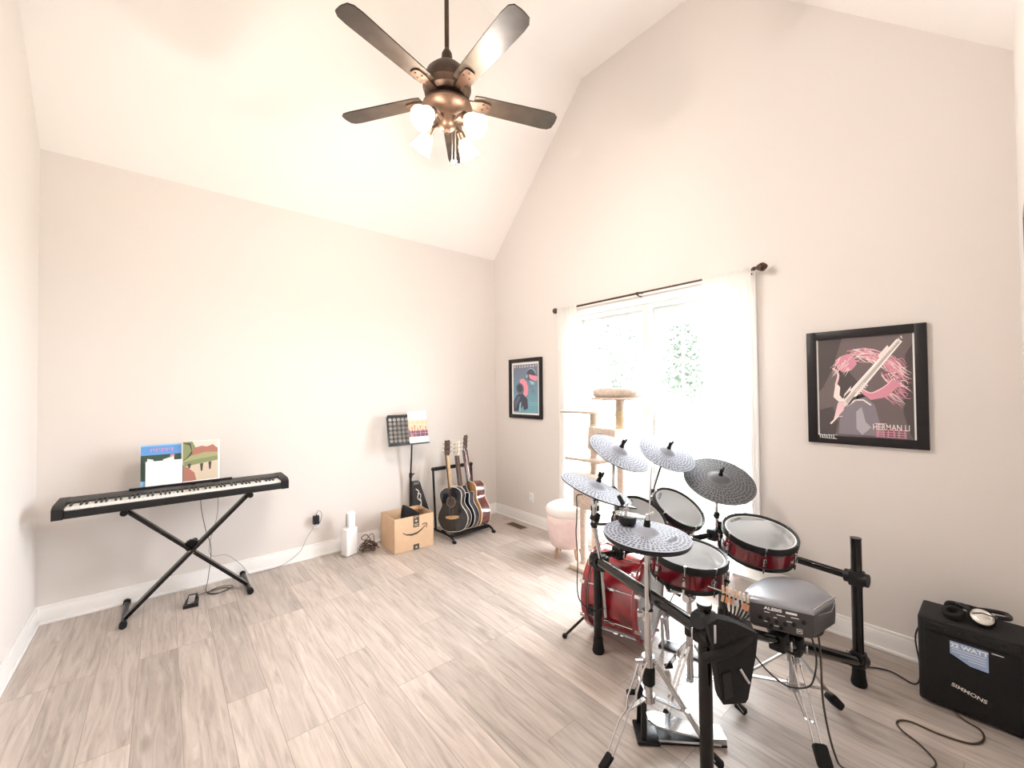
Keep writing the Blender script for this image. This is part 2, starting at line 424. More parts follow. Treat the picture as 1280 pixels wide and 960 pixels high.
# ------------------------------------------------------------------ window
wn = thing('window_1', (.0, (WY0+WY1)/2, WZ0), 'wide white double window with muntins behind the drum kit', 'window'); struct(wn)
YM = (WY0+WY1)/2
b = MB()
CW = .085
for (y0, y1, z0, z1) in ((WY0+CW, WY0-.005, WZ0-.02, WZ1+CW), (WY1+.005, WY1-CW, WZ0-.02, WZ1+CW), (WY0-.006, WY1+.006, WZ1-.005, WZ1+CW)):
    b.box((-.009, (y0+y1)/2, (z0+z1)/2), (.018, abs(y1-y0), z1-z0), .003)
b.build('casing', TRIM, wn)
b = MB(); b.box((-.02, YM, WZ0-.01), (.07, WY0-WY1+.22, .022), .004); b.box((-.008, YM, WZ0-.06), (.016, WY0-WY1+.16, .075), .003); b.build('window_sill', TRIM, wn)
b = MB()
for y in (WY0-.02, WY1+.02): b.box((.07, y, (WZ0+WZ1)/2), (.13, .04, WZ1-WZ0-.002))
b.box((.068, YM, (WZ0+WZ1)/2), (.128, .075, WZ1-WZ0-.081))
for z in (WZ0+.02, WZ1-.02): b.box((.069, YM, z), (.126, WY0-WY1-.081, .04))
b.build('window_frame', WINFRAME, wn)
ZM = 1.35
for (ya, yb) in ((WY0-.04, YM+.0375), (YM-.0375, WY1+.04)):
    for up in (1, 0):
        z0, z1 = (ZM-.02, WZ1-.04) if up else (WZ0+.04, ZM+.025)
        x = .085 if up else .055
        b = MB(); st = .035
        for y in (ya-st/2, yb+st/2): b.box((x, y, (z0+z1)/2), (.03, st, z1-z0), .003)
        for z in (z0+st/2, z1-st/2): b.box((x, (ya+yb)/2, z), (.03, ya-yb-2*st-.001, st), .003)
        if up:
            for k in (1, 2):
                y = ya-st - (ya-yb-2*st)*k/3; b.box((x, y, (z0+z1)/2), (.018, .016, z1-z0-.05))
        sh = b.build('sash', WINFRAME, wn)
        g = MB(); g.box((x, (ya+yb)/2, (z0+z1)/2), (.004, ya-yb-2*st+.004, z1-z0-2*st+.004)); g.build('pane', GLASS, sh, smooth=False)
# light portal in the opening: guides the sky's light, gives none of its own
pl = bpy.data.lights.new('window_daylight', 'AREA'); pl.shape = 'RECTANGLE'; pl.size = WY0-WY1; pl.size_y = WZ1-WZ0
po = bpy.data.objects.new('window_daylight', pl); col.objects.link(po)
po.matrix_world = axes(V((.145, YM, (WZ0+WZ1)/2)), (1, 0, 0), (0, 1, 0)); po.matrix_world = po.matrix_world @ Matrix.Rotation(math.pi, 4, 'Y') if False else po.matrix_world
# an area lamp shines along its -Z: local +Z points outdoors, so it faces the room
pl.cycles.is_portal = True

# ------------------------------------------------------------------ outdoors
LAWN = mat('lawn', (.10, .13, .07), .9, nz=.25, nscale=2)
LEAF = mat('tree leaves', (.16, .195, .16), .8, nz=.3, nscale=3)
BARK = mat('pale bark', (.2, .185, .17), .9)
SIDING = mat('pale siding', (.215, .225, .235), .8, nz=.05)
ROOFM = mat('grey shingle', (.16, .165, .175), .9, nz=.2)
GLZ = mat('dark house glass', (.13, .15, .18), .2)
b = MB(); b.box((20, -2, -.55), (39, 70, .1)); o = b.build('lawn', LAWN, smooth=False); struct(o)
def tree(x, y, h, r, seed, label):
    t = thing('tree', (x, y, -.5), label, 'tree', None)
    q = MB(); q.tube([(x, y, -.5), (x+.1, y, h*.35), (x, y+.1, h*.7)], .14, 8); q.build('trunk', BARK, t)
    q = MB(); rr = random.Random(seed)
    for i in range(4200):
        a, ph, zz = rr.random()*6.28, math.sqrt(rr.random()), rr.random()
        env = r*(.35+.65*math.sin(math.pi*min(1, .12+zz*.86)))*(1+.35*noise.noise(V((math.cos(a)*1.5+seed, math.sin(a)*1.5, zz*4))))
        c = V((x+math.cos(a)*env*ph, y+math.sin(a)*env*ph, h*.30+zz*h*.72)); s0 = .05+.07*rr.random()
        n_ = V((rr.uniform(-1, 1), rr.uniform(-1, 1), rr.uniform(-.3, 1))).normalized(); Mq = axes(c, n_, None)
        q.add([Mq @ V(v) for v in ((-s0, 0, 0), (0, -s0*.55, .01), (s0, 0, 0), (0, s0*.55, .01))], [(0, 1, 2, 3)])
    q.build('crown', LEAF, t, smooth=False)
tree(9.0, 4.55, 4.6, 1.5, 3, 'faint leafy tree seen through the left window panes')
tree(13.0, 4.15, 4.3, 1.0, 5, 'faint narrow tree beside the neighbouring house through the middle panes')
HX, HY = 16.0, 4.4
hs = thing('neighbouring_house', (HX+2, HY, -.5), 'faint gabled house across the lawn seen through the right window panes', 'house')
b = MB(); b.box((HX+2, HY-.5, .75), (4, 6, 2.5)); b.at(Matrix(((0, 0, 1, HX), (1, 0, 0, HY), (0, 1, 0, 2.0), (0, 0, 0, 1)))); b.prism([(-1.5, 0), (1.5, 0), (0, 1.9)], 0, 4); b.build('house_wall', SIDING, hs, smooth=False)
b = MB(Matrix(((0, 0, 1, HX-.3), (1, 0, 0, HY), (0, 1, 0, 2.0), (0, 0, 0, 1)))); b.prism([(-1.8, -.3), (0, 1.98), (1.8, -.3), (1.9, -.2), (0, 2.2), (-1.9, -.2)], 0, 4.5)
b.at(Matrix.Identity(4)); b.box((HX-.35, HY-.5, 1.35), (.8, 6.2, .12)); b.build('house_roof', ROOFM, hs, smooth=False)
for (y, z) in ((1.4, .55), (-2.0, .55), (0, 2.6)):
    b = MB(); b.box((HX-.02, HY+y, z), (.06, .9, 1.0)); b.build('house_window', GLZ, hs, smooth=False)

# ------------------------------------------------------------------ ceiling fan
FX, FY, FZ = -2.081, -2.257, 3.285
fan = thing('ceiling_fan', (FX, FY, ZV), 'five bladed dark bronze ceiling fan with four lit glass shades', 'ceiling fan')
T = Matrix.Translation((FX, FY, FZ))
b = MB(T); b.lathe([(.0, ZV-FZ), (.075, ZV-FZ), (.07, ZV-FZ-.03), (.045, ZV-FZ-.07), (.02, ZV-FZ-.085), (.0, ZV-FZ-.085)], 32); b.build('canopy', BRONZE, fan)
b = MB(T); b.cyl((0, 0, .2), (0, 0, ZV-FZ-.06), .0135, seg=16); b.lathe([(.0135, .30), (.03, .27), (.034, .22), (.03, .2), (.0, .2)], 24); b.build('downrod', BRONZE, fan)
b = MB(T); b.lathe([(.0, .205), (.035, .202), (.085, .182), (.120, .145), (.138, .095), (.140, .06), (.132, .05), (.130, .025), (.11, .004), (.068, -.002), (.064, -.03), (.0, -.03)], 48); b.build('motor_housing', BRONZE, fan)
A0 = -164
bl_out = [(.158, -.052), (.20, -.058), (.62, -.068), (.665, -.063), (.688, -.045), (.693, -.01), (.693, .01), (.688, .045), (.665, .063), (.62, .068), (.20, .058), (.158, .052)]
for k in range(5):
    M = T @ Matrix.Rotation(R(A0+72*k), 4, 'Z') @ Matrix.Translation((0, 0, .012)) @ Matrix.Rotation(R(-9), 4, 'X')
    b = MB(M); b.prism(bl_out, 0, .007); bd = b.build('blade', BLADE, fan)
    b = MB(M)
    b.prism([(.10, -.02), (.15, -.022), (.20, -.034), (.25, -.03), (.262, -.018), (.262, .018), (.25, .03), (.20, .034), (.15, .022), (.10, .02)], -.010, -.001)
    for (x, y) in ((.215, -.018), (.215, .018), (.245, 0)): b.sphere((x, y, -.011), .006, seg=8, rings=6)
    b.build('blade_iron', BRONZE, bd)
b = MB(T); b.lathe([(.0, -.028), (.10, -.03), (.142, -.045), (.146, -.06), (.135, -.082), (.095, -.104), (.06, -.114), (.052, -.13), (.050, -.155), (.036, -.175), (.016, -.183), (.011, -.198), (.0, -.2)], 40)
SH = []
for k in range(4):
    a = R(-121+90*k); d = _r.copy()*math.cos(a) + V((_fw.x, _fw.y, 0)).normalized()*math.sin(a); d.z = 0; d.normalize()
    SH.append(d)
    c0 = V((0, 0, -.140))+d*.045; c1 = V((0, 0, -.122))+d*.095; c2 = V((0, 0, -.140))+d*.125
    b.tube([c0, c1, c2], .009, 8, n=5)
    ax = (d*.70+V((0, 0, -.71))).normalized()
    b.cyl(c2-ax*.012, c2+ax*.028, .021, .024, seg=20)
b.build('light_kit', BRONZE, fan)
for d in SH:
    ax = (d*.70+V((0, 0, -.71))).normalized(); c2 = V((0, 0, -.140))+d*.125
    M = T @ axes(c2+ax*.02, ax)
    b = MB(M)
    b.lathe([(.022, 0), (.030, .015), (.042, .035), (.048, .06), (.052, .085), (.062, .105), (.066, .112), (.063, .112), (.059, .105), (.049, .085), (.045, .06), (.039, .035), (.027, .015), (.019, .002)], 28)
    s = b.build('lamp_shade', LAMPGLASS, fan, ang=60)
    b = MB(M); b.lathe([(.0, .0), (.012, .005), (.013, .03), (.022, .055), (.026, .075), (.02, .095), (.0, .102)], 16); b.build('bulb', BULB, s, ang=80)
    l = bpy.data.lights.new('bulb_light', 'POINT'); l.energy = LAMP_WATT; l.color = (1, .93, .875); l.shadow_soft_size = .03
    lo = bpy.data.objects.new('bulb_light', l); col.objects.link(lo); lo.parent = fan
    lo.location = (T @ (c2+ax*.135)) - V((FX, FY, ZV))
for (dx, dy, ln) in ((.035, -.03, .20), (.05, .03, .17)):
    b = MB(T); b.tube([(dx, dy, -.15), (dx, dy, -.15-ln)], .0013, 6); b.lathe([(.0, -.15-ln), (.006, -.155-ln), (.008, -.17-ln), (.005, -.185-ln), (.0, -.19-ln)], 10, Matrix.Translation((dx, dy, 0))); b.build('pull_chain', STEEL, fan)

# ------------------------------------------------------------------ curtains and rod
rod = thing('curtain_rod', (-.08, -2.2, 2.45), 'dark bronze curtain rod with ball finials above the window', 'curtain rod')
b = MB(); b.cyl((-.08, -1.235, 2.453), (-.08, -3.17, 2.449), .008, seg=12); b.cyl((-.08, -1.235, 2.453), (-.08, -2.24, 2.451), .0098, seg=12); b.build('rod', BRONZE, rod)
for y, s in ((-1.235, 1), (-3.17, -1)):
    b = MB(); M = axes(V((-.08, y, 2.451)), (0, s, 0)); b.at(M); b.lathe([(.0, -.012), (.014, -.01), (.014, .004), (.01, .01), (.022, .026), (.031, .048), (.029, .064), (.016, .08), (.006, .086), (.0, .087)], 20); b.build('finial', BRONZE, rod)
for y in (-1.29, -2.205, -3.13):
    b = MB(); b.box((-.005, y, 2.43), (.01, .025, .07), .003); b.tube([(-.005, y, 2.43), (-.05, y, 2.43), (-.08, y, 2.437)], .006, 8); b.cyl((-.08, y-.008, 2.45), (-.08, y+.008, 2.45), .015, seg=14); b.build('bracket', BRONZE, rod)
def curtain(name_y0, y1, z1, zt, folds, seed, label, flare):
    y0 = name_y0; rr = random.Random(seed); q = MB(); nu, nv = 150, 40; vs = []
    ph = [rr.random()*6.28 for _ in range(4)]
    for j in range(nv+1):
        v = j/nv; z = zt + (z1-zt)*v
        for i in range(nu+1):
            u = i/nu
            amp = .010 + .022*min(1, v*2.2)
            y = y0 + (y1-y0)*u; yc = (y0+y1)/2
            y = y + (y-yc)*flare*v
            w = math.sin(u*folds*6.283+ph[0]+.5*math.sin(v*2+ph[1])) + .45*math.sin(u*folds*2.3*6.283+ph[2]+v*1.2)
            x = -.08 + amp*w*.8 + (.012 if v < .012 else 0)*0
            if v < .05: x = -.097+.004*w*(v/.05)
            else: x = min(x-.012*max(0, 1-v*4), -.032)
            vs.append((x, y, z))
    n1 = nu+1
    q.add(vs, [(j*n1+i, j*n1+i+1, (j+1)*n1+i+1, (j+1)*n1+i) for j in range(nv) for i in range(nu)])
    o = q.build('curtain', CURTAIN, ang=180); tag(o, label, 'curtain', None)
    return o
curtain(-1.225, -1.50, .03, 2.475, 5, 1, 'gathered sheer white curtain panel on the left side of the window', .10)
curtain(-2.80, -3.155, .03, 2.475, 6, 2, 'gathered sheer white curtain panel on the right side of the window', .05)

# ------------------------------------------------------------------ outlets, floor register
def outlet(M, label):
    b = MB(M); b.box((0, 0, .003), (.072, .116, .006), .002)
    t = b.build('wall_outlet', WHITEP); tag(t, label, 'outlet')
    for s in (-1, 1):
        q = MB(M); q.box((0, s*.026, .0065), (.036, .034, .003), .001)
        for dx in (-.007, .007): q.m(1).box((dx, s*.026+.004, .0082), (.0025, .010, .0006)); q.m(0)
        q.m(1).cyl((0, s*.026-.010, .0079), (0, s*.026-.010, .0085), .003, seg=8); q.build('socket', [WHITEP, INK], t)
    return t
MA = lambda x, z: axes(V((x, 0, z)), (0, -1, 0), (1, 0, 0))
MBW = lambda y, z: axes(V((0, y, z)), (-1, 0, 0), (0, -1, 0))
outlet(MA(-2.215, .335), 'white wall outlet holding the black plug by the white container')
outlet(MBW(-.686, .32), 'empty white wall outlet left of the sheer curtain')
vt = thing('floor_vent', (-.165, -.60, 0), 'brown metal floor register near the corner baseboard', 'vent')
b = MB(); b.box((-.165, -.60, .003), (.125, .30, .004), .0015); b.build('frame', mat('register rim', (.42, .33, .26), .5), vt)
b = MB(); b.box((-.165, -.60, .0045), (.095, .255, .003)); b.build('dark_recess', INK, vt)
b = MB()
for k in range(16): b.box((-.165, -.715+k*.0153, .0065), (.092, .006, .003))
b.build('louvre', VENT, vt)

# ------------------------------------------------------------------ pictures
def rgb(name, c, r=.6): return mat(name, c, r)
P_BG = rgb('poster mauve grey', (.135, .10, .105)); P_DK = rgb('poster dark brown', (.055, .038, .04)); P_PK = rgb('poster pink', (.66, .27, .36)); P_LP = rgb('poster light pink', (.86, .60, .64)); P_WH = rgb('poster cream', (.85, .76, .74)); P_GR = rgb('poster grey lilac', (.22, .19, .23)); P_LG = rgb('poster pale grey', (.42, .40, .45)); P_RB = rgb('poster rust', (.17, .075, .07))
FRAME = mat('black picture frame', (.009, .007, .009), .42, nz=.2, spec=.35)
# big guitarist poster
py0, py1, pz0, pz1 = -3.462, -4.038, 1.224, 1.952
pw, phh = py0-py1, pz1-pz0
MP = axes(V((-.004, (py0+py1)/2, (pz0+pz1)/2)), (-1, 0, 0), (0, -1, 0))
pc = thing('framed_poster', (-.01, (py0+py1)/2, pz0), 'large black framed pink and grey guitarist poster on the window wall', 'framed poster')
fb = .052
b = MB(MP)
for (cx, cy, w, h) in ((-pw/2+fb/2, 0, fb, phh), (pw/2-fb/2, 0, fb, phh), (0, phh/2-fb/2, pw-2*fb, fb), (0, -phh/2+fb/2, pw-2*fb, fb)): b.box((cx, cy, .011), (w, h, .022), .003)
b.build('frame', FRAME, pc)
iw, ih = pw/2-fb, phh/2-fb
b = MB(MP); b.rect(-iw, -ih, iw, ih, .006); b.m(1)
Z = .0064
def U(pts): return [((x-.5)*2*iw*.96, (.5-y)*2*ih) for x, y in pts]     # unit picture coordinates, y down
b.rect(-iw*.96, -ih, iw*.96, ih, .0062)
b.m(2).flat(U([(0, 0), (.28, .0), (.16, .32), (.05, .5), (0, .55)]), Z)
b.flat(U([(.93, .2), (1, .1), (1, 1), (.96, .95), (.90, .75)]), Z)
b.m(6).flat(U([(.25, .72), (.36, .60), (.50, .58), (.62, .68), (.70, .98), (.22, .98)]), Z+.0002)
b.m(7).flat(U([(.42, .75), (.48, .70), (.52, .85), (.58, .90), (.48, .98), (.42, .92)]), Z+.0004)
b.m(2).flat(U([(.0, .74), (.16, .70), (.22, .86), (.18, 1), (0, 1)]), Z+.0001)
b.flat(U([(.20, .30), (.34, .34), (.50, .50), (.56, .58), (.34, .66), (.24, .64)]), Z+.0002)
rr = random.Random(11)
for k in range(150):            # flowing hair
    t = rr.random(); a0 = rr.random()
    if k % 2:
        x, y = .30+.42*t, .10+.10*abs(t-.4)+rr.random()*.10; L = .12+.16*rr.random(); dx, dy = L, -.07+.22*t+rr.random()*.06
    else:
        x, y = .68+.2*t, .22+.38*rr.random(); L = .10+.16*rr.random(); dx, dy = L*.6, L*.7-.05
    x2, y2 = min(x+dx, .99), max(min(y+dy, .75), .01)
    b.m(3 if rr.random() < .62 else (4 if rr.random() < .6 else 5))
    b.stroke(U([(x, y), ((x+x2)/2+.02*rr.uniform(-1, 1), (y+y2)/2+.04*rr.uniform(-1, 1)), (x2, y2)]), (.006, .0015), Z+.0006+k*4e-6, n=4)
b.m(3).flat(U([(.20, .22), (.30, .17), (.40, .19), (.44, .27), (.38, .33), (.28, .35), (.22, .30)]), Z+.0012)   # bowed head
for k in range(14):
    y = .18+.16*rr.random(); x = .2+.2*rr.random(); b.m(4 if k % 2 else 5).stroke(U([(x, y), (x-.05-.06*rr.random(), y+.06+.05*rr.random())]), (.005, .001), Z+.0014)
b.m(4).stroke(U([(.17, .30), (.23, .37), (.20, .48)]), .012, Z+.0014, n=5)
b.m(3).flat(U([(.47, .50), (.58, .56), (.72, .50), (.80, .42), (.88, .48), (.74, .60), (.58, .63), (.48, .56)]), Z+.0012)      # fretting arm
b.m(4).stroke(U([(.47, .50), (.58, .56), (.72, .50), (.80, .43)]), (.008, .004), Z+.0014, n=4)
b.m(5).flat(U([(.20, .45), (.25, .50), (.24, .58), (.30, .65), (.24, .66), (.17, .60)]), Z+.0012)     # picking arm
b.m(4).flat(U([(.22, .66), (.32, .63), (.28, .74), (.20, .82), (.16, .86)]), Z+.0012)
b.m(5).stroke(U([(.13, .88), (.22, .80), (.27, .80)]), (.01, .004), Z+.0014)
b.m(0).stroke(U([(.30, .66), (.88, .06)]), (.050, .030), Z+.0016)
b.m(5).stroke(U([(.30, .66), (.88, .06)]), (.030, .016), Z+.0018)
b.m(2)
for k in range(3): b.stroke(U([(.315+k*.008-.008, .65+k*.008-.004), (.875+k*.006-.006, .07+k*.006-.004)]), .0022, Z+.002)
b.m(5).flat(U([(.29, .58), (.37, .49), (.36, .57), (.42, .60), (.36, .68), (.29, .70)]), Z+.0016); b.m(6).flat(U([(.31, .60), (.36, .54), (.35, .60), (.38, .62), (.35, .66), (.31, .67)]), Z+.0017)
b.m(5).flat(U([(.66, .20), (.76, .10), (.78, .13), (.69, .23)]), Z+.0022)
for k in range(6): b.m(5).stroke(U([(.78+k*.022, .12-k*.02), (.795+k*.022, .145-k*.02)]), .005, Z+.0022)
for k in range(5): b.m(5).stroke(U([(.42+k*.02, .54-.02*k), (.47+k*.02, .57-.02*k)]), .008, Z+.0022)
b.m(5).stroke(U([(.34, .68), (.42, .63), (.50, .63), (.58, .68)]), (.010, .008), Z+.0014)
b.m(5).text('HERMAN LI', .050, Matrix.Translation((iw*.53, -ih*.79, Z+.003)), sx=.66, bold=.0003)
b.m(4).rect(iw*.22, -ih*.725, iw*.45, -ih*.71, Z+.003)
b.m(3)
for k in range(3):
    cx = iw*(.33+.2*k); cy = -ih*.90
    for s in (-.022, -.008, .006, .02): b.stroke([(cx-.022, cy+s), (cx+.022, cy+s)], .005, Z+.003)
    b.stroke([(cx-.01, cy+.025), (cx-.014, cy-.025)], .005, Z+.0031); b.stroke([(cx+.012, cy+.025), (cx+.016, cy-.025)], .005, Z+.0031)
b.build('poster_print', [PAPER, P_BG, P_DK, P_PK, P_LP, P_WH, P_GR, P_LG, P_RB], pc, smooth=False)
b = MB(MP)       # the small emblem on the frame's lower left corner
ex, ey = -pw/2+.105, -phh/2+.047
for k in range(7): b.stroke([(ex-.04+k*.012, ey+.012-.004*(k % 2)), (ex-.036+k*.012, ey-.012+.003*(k % 3))], .0035, .0235)
b.stroke([(ex-.05, ey+.012), (ex-.02, ey+.006), (ex+.02, ey+.009), (ex+.055, ey+.014)], (.004, .0015), .0236, n=4); b.stroke([(ex-.03, ey-.01), (ex+.05, ey-.014)], .003, .0236)
b.build('emblem', WHITEINK, pc, smooth=False)
b = MB(MP); b.rect(-iw, -ih, iw, ih, .0125); b.build('glazing', PICGLASS, pc, smooth=False)
# small blue poster
py0, py1, pz0, pz1 = -.311, -.901, 1.254, 1.976
pw, phh = py0-py1, pz1-pz0; fb = .045; iw, ih = pw/2-fb, phh/2-fb
MP = axes(V((-.004, (py0+py1)/2, (pz0+pz1)/2)), (-1, 0, 0), (0, -1, 0))
pc = thing('framed_poster', (-.01, (py0+py1)/2, pz0), 'smaller black framed blue poster with two pink shapes, near the room corner', 'framed poster')
b = MB(MP)
for (cx, cy, w, h) in ((-pw/2+fb/2, 0, fb, phh), (pw/2-fb/2, 0, fb, phh), (0, phh/2-fb/2, pw-2*fb, fb), (0, -phh/2+fb/2, pw-2*fb, fb)): b.box((cx, cy, .012), (w, h, .024), .004)
b.build('frame', FRAME, pc)
D_BG = rgb('poster slate blue', (.17, .22, .33)); D_TL = rgb('poster teal', (.17, .40, .50)); D_LT = rgb('poster pale teal', (.34, .58, .66)); D_PK = rgb('poster coral pink', (.86, .31, .40)); D_DK = rgb('poster dark violet', (.055, .06, .10)); D_GY = rgb('poster greyed blue', (.12, .16, .24))
def grad():
    k = bpy.data.materials.new('poster blue fade'); k.use_nodes = True; nt = k.node_tree
    tc = nt.nodes.new('ShaderNodeTexCoord'); sp = nt.nodes.new('ShaderNodeSeparateXYZ'); r = nt.nodes.new('ShaderNodeValToRGB')
    r.color_ramp.elements[0].color = (.16, .40, .50, 1); r.color_ramp.elements[1].color = (.17, .19, .28, 1)
    r.color_ramp.elements[0].position = .15; r.color_ramp.elements[1].position = .9
    nt.links.new(tc.outputs['Generated'], sp.inputs[0]); nt.links.new(sp.outputs[2], r.inputs[0]); nt.links.new(r.outputs[0], nt.nodes['Principled BSDF'].inputs['Base Color'])
    return k
D_FADE = grad()
b = MB(MP); b.rect(-iw, -ih, iw, ih, .006); mw = .028
b.m(1).rect(-iw+mw, -ih+mw*.7, iw-mw, ih-mw, .0063)
aw, ah = iw-mw, ih-mw*.85
def U(pts): return [((x-.5)*2*aw, (.5-y)*2*ah+mw*.1) for x, y in pts]
Z = .0066
def ell(cx, cy, rx, ry, rot=0, n=20): return [(cx+rx*math.cos(t)*math.cos(rot)-ry*math.sin(t)*math.sin(rot), cy+rx*math.cos(t)*math.sin(rot)*.8+ry*math.sin(t)*math.cos(rot)) for t in [6.2832*i/n for i in range(n)]]
b.m(2).flat(U(ell(.72, .24, .23, .14, .2)), Z); b.m(6).flat(U(ell(.70, .22, .18, .11, .2)), Z+.0002); b.m(3).stroke(U([(.5, .22), (.6, .13), (.78, .11), (.92, .2)]), (.006, .01), Z+.0004, n=5)
b.m(4).flat(U([(.64, .22), (.98, .27), (.97, .35), (.90, .36), (.68, .31)]), Z+.0004)
b.m(2).flat(U(ell(.56, .26, .07, .07)), Z+.0005); b.m(3).flat(U(ell(.56, .26, .035, .035)), Z+.0006)
b.m(3).flat(U([(.66, .34), (.86, .38), (.84, .44), (.72, .42)]), Z+.0004)
b.m(4).flat(U([(.28, .32), (.42, .30), (.56, .38), (.62, .50), (.60, .62), (.50, .68), (.42, .62), (.44, .50), (.36, .42), (.28, .40)]), Z+.0004)
b.m(2).flat(U(ell(.28, .51, .17, .12, .3)), Z+.0005); b.m(6).flat(U(ell(.27, .50, .11, .08, .3)), Z+.0006)
b.m(6).flat(U([(.0, .78), (.16, .64), (.36, .60), (.58, .72), (.60, .92), (.44, .96), (.40, .86), (.26, .98), (.0, .98)]), Z+.0003)
b.m(2).flat(U([(.05, .80), (.2, .66), (.3, .68), (.16, .84), (.08, .96)]), Z+.0005); b.m(3).flat(U([(.26, .82), (.33, .78), (.30, .98), (.22, .98)]), Z+.0005)
b.m(2)
for (x, y) in ((.73, .48), (.82, .56), (.76, .58)): b.stroke(U([(x-.04, y+.03), (x, y-.02), (x+.05, y+.02), (x+.06, y+.08)]), .006, Z+.0004, n=4)
b.m(3); b.stroke(U([(.66, .80), (.96, .80)]), .004, Z+.0004); b.stroke(U([(.66, .84), (.98, .84)]), .004, Z+.0004)
b.m(5)
tw = 'DISCOVERY'
for i, ch in enumerate(tw): b.text(ch, .034, Matrix.Translation((-aw*.86+i*aw*1.72/8, ah*.90, Z+.0006)), bold=.0014)
b.build('poster_print', [PAPER, D_FADE, D_GY, D_LT, D_PK, WHITEINK, D_DK], pc, smooth=False)
b = MB(MP); b.rect(-iw, -ih, iw, ih, .0125); b.build('glazing', PICGLASS, pc, smooth=False)
# frame seen edge-on at the right border
pe = thing('wall_frame', (-1.86, -D, 1.74), 'dark brown frame seen edge on at the far right border of the photo', 'frame')
b = MB(); b.box((-1.752, -D+.012, 1.87), (.018, .024, .26), .004); b.box((-1.968, -D+.012, 1.87), (.018, .024, .26), .004)
b.box((-1.86, -D+.012, 1.991), (.198, .024, .018), .004); b.box((-1.86, -D+.012, 1.749), (.198, .024, .018), .004); b.build('frame', mat('dark brown frame', (.06, .035, .025), .45), pe)
b = MB(); b.box((-1.86, -D+.006, 1.87), (.197, .008, .223)); b.build('backing', mat('tan mat board', (.62, .50, .36), .8), pe)

# ------------------------------------------------------------------ digital piano, stand and songbooks
KX0, KX1 = -3.876, -2.544
kb = thing('digital_piano', ((KX0+KX1)/2, -.33, .795), 'slim black 88 key digital piano on a black X stand', 'digital piano')
b = MB()
b.box(((KX0+KX1)/2, -.33, .812), (KX1-KX0-.106, .280, .030), .004)
b.box(((KX0+KX1)/2, -.4755, .822), (KX1-KX0-.106, .017, .050), .004)
b.build('case', BLACKPLASTIC, kb)
for x in (KX0+.026, KX1-.026):
    b = MB(Matrix(((0, 0, 1, x-.026), (1, 0, 0, 0), (0, 1, 0, 0), (0, 0, 0, 1)))); b.prism([(-.487, .795), (-.487, .862), (-.44, .880), (-.19, .886), (-.186, .795)], 0, .052); b.build('end_block', BLACKPLASTIC, kb)
b = MB(Matrix(((0, 0, 1, KX0+.05), (1, 0, 0, 0), (0, 1, 0, 0), (0, 0, 0, 1)))); b.prism([(-.325, .82), (-.325, .874), (-.30, .882), (-.19, .884), (-.188, .82)], 0, KX1-KX0-.1)
b.build('control_panel', mat('charcoal panel', (.045, .045, .045), .5, nz=.2, nscale=80), kb)
b = MB(); b.box((-3.02, -.262, .884), (.05, .012, .003)); b.build('power_button', BLACKGLOSS, kb)
b = MB(); b.cyl((-3.16, -.262, .882), (-3.16, -.262, .896), .012, seg=16); b.build('volume_knob', BLACKGLOSS, kb)
KEYW = mat('ivory white key', (.88, .865, .83), .3); KEYB = mat('matt black key', (.016, .016, .017), .4)
kx0 = KX0+.053; pitch = (KX1-KX0-.106)/52
for i in range(52):
    x = kx0+(i+.5)*pitch
    b = MB(); b.box((x, -.396, .849), (pitch-.0012, .140, .024), .0015, seg=1); b.build('white_key', KEYW, kb)
pos = []
for i in range(51):
    n = 'ABCDEFG'[i % 7]
    if n in 'ACDFG': pos.append((i+1)*pitch + {'A': 0, 'C': -.0014, 'D': .0014, 'F': -.002, 'G': 0}[n])
for q in pos:
    b = MB(); b.box((kx0+q, -.371, .863), (.0105, .088, .020), .002, seg=1); b.build('black_key', KEYB, kb)
b = MB(); b.box((-3.22, -.215, .889), (.62, .055, .008), .003); b.box((-3.22, -.238, .895), (.62, .008, .012), .002); b.bar((-3.22, -.20, .89), (-3.22, -.165, .99), .60, .005, up=(1, 0, 0)) if False else None
b.box((-3.215, -.186, .96), (.455, .006, .13), .002, Matrix.Rotation(R(-12), 3, 'X')); b.build('music_rest', BLACKPLASTIC, kb)
# stand
ks = thing('keyboard_stand', (-3.17, -.24, 0), 'black double tube X keyboard stand under the digital piano', 'keyboard stand')
XL, XR = -3.545, -2.81
for x, fr in ((XL, 1), (XR, 1)):
    b = MB(); b.cyl((x, -.45, .022), (x, -.045, .022), .016, seg=14); b.build('foot_bar', BLACKMETAL, ks)
    for y in (-.45, -.045):
        q = MB(); q.cyl((x, y-.018, .022), (x, y+.018, .022), .022, seg=16); q.build('foot_cap', RUBBER, ks)
    q = MB(); q.cyl((x, -.43, .772), (x, -.17, .772), .013, seg=14); q.build('support_arm', BLACKMETAL, ks)
    for y in (-.435, -.165):
        q = MB(); q.cyl((x, y-.016, .774), (x, y+.016, .774), .021, seg=16); q.build('arm_cap', RUBBER, ks)
for (xa, xb, yy) in ((XL, XR, -.345), (XR, XL, -.30)):
    b = MB()
    for dy in (-.013, .013): b.bar((xa, yy+dy, .025), (xb, yy+dy, .768), .024, .046, up=(0, 1, 0), bev=.005)
    b.build('cross_leg', BLACKGLOSS, ks)
b = MB(); b.cyl((-3.178, -.375, .397), (-3.178, -.27, .397), .016, seg=16); b.build('pivot_bolt', CHROME, ks)
b = MB(); b.cyl((-3.172, -.29, .42), (-3.172, -.255, .42), .045, seg=11); b.cyl((-3.15, -.255, .44), (-3.15, -.225, .44), .02, seg=12); b.build('locking_disc', BLACKMETAL, ks)
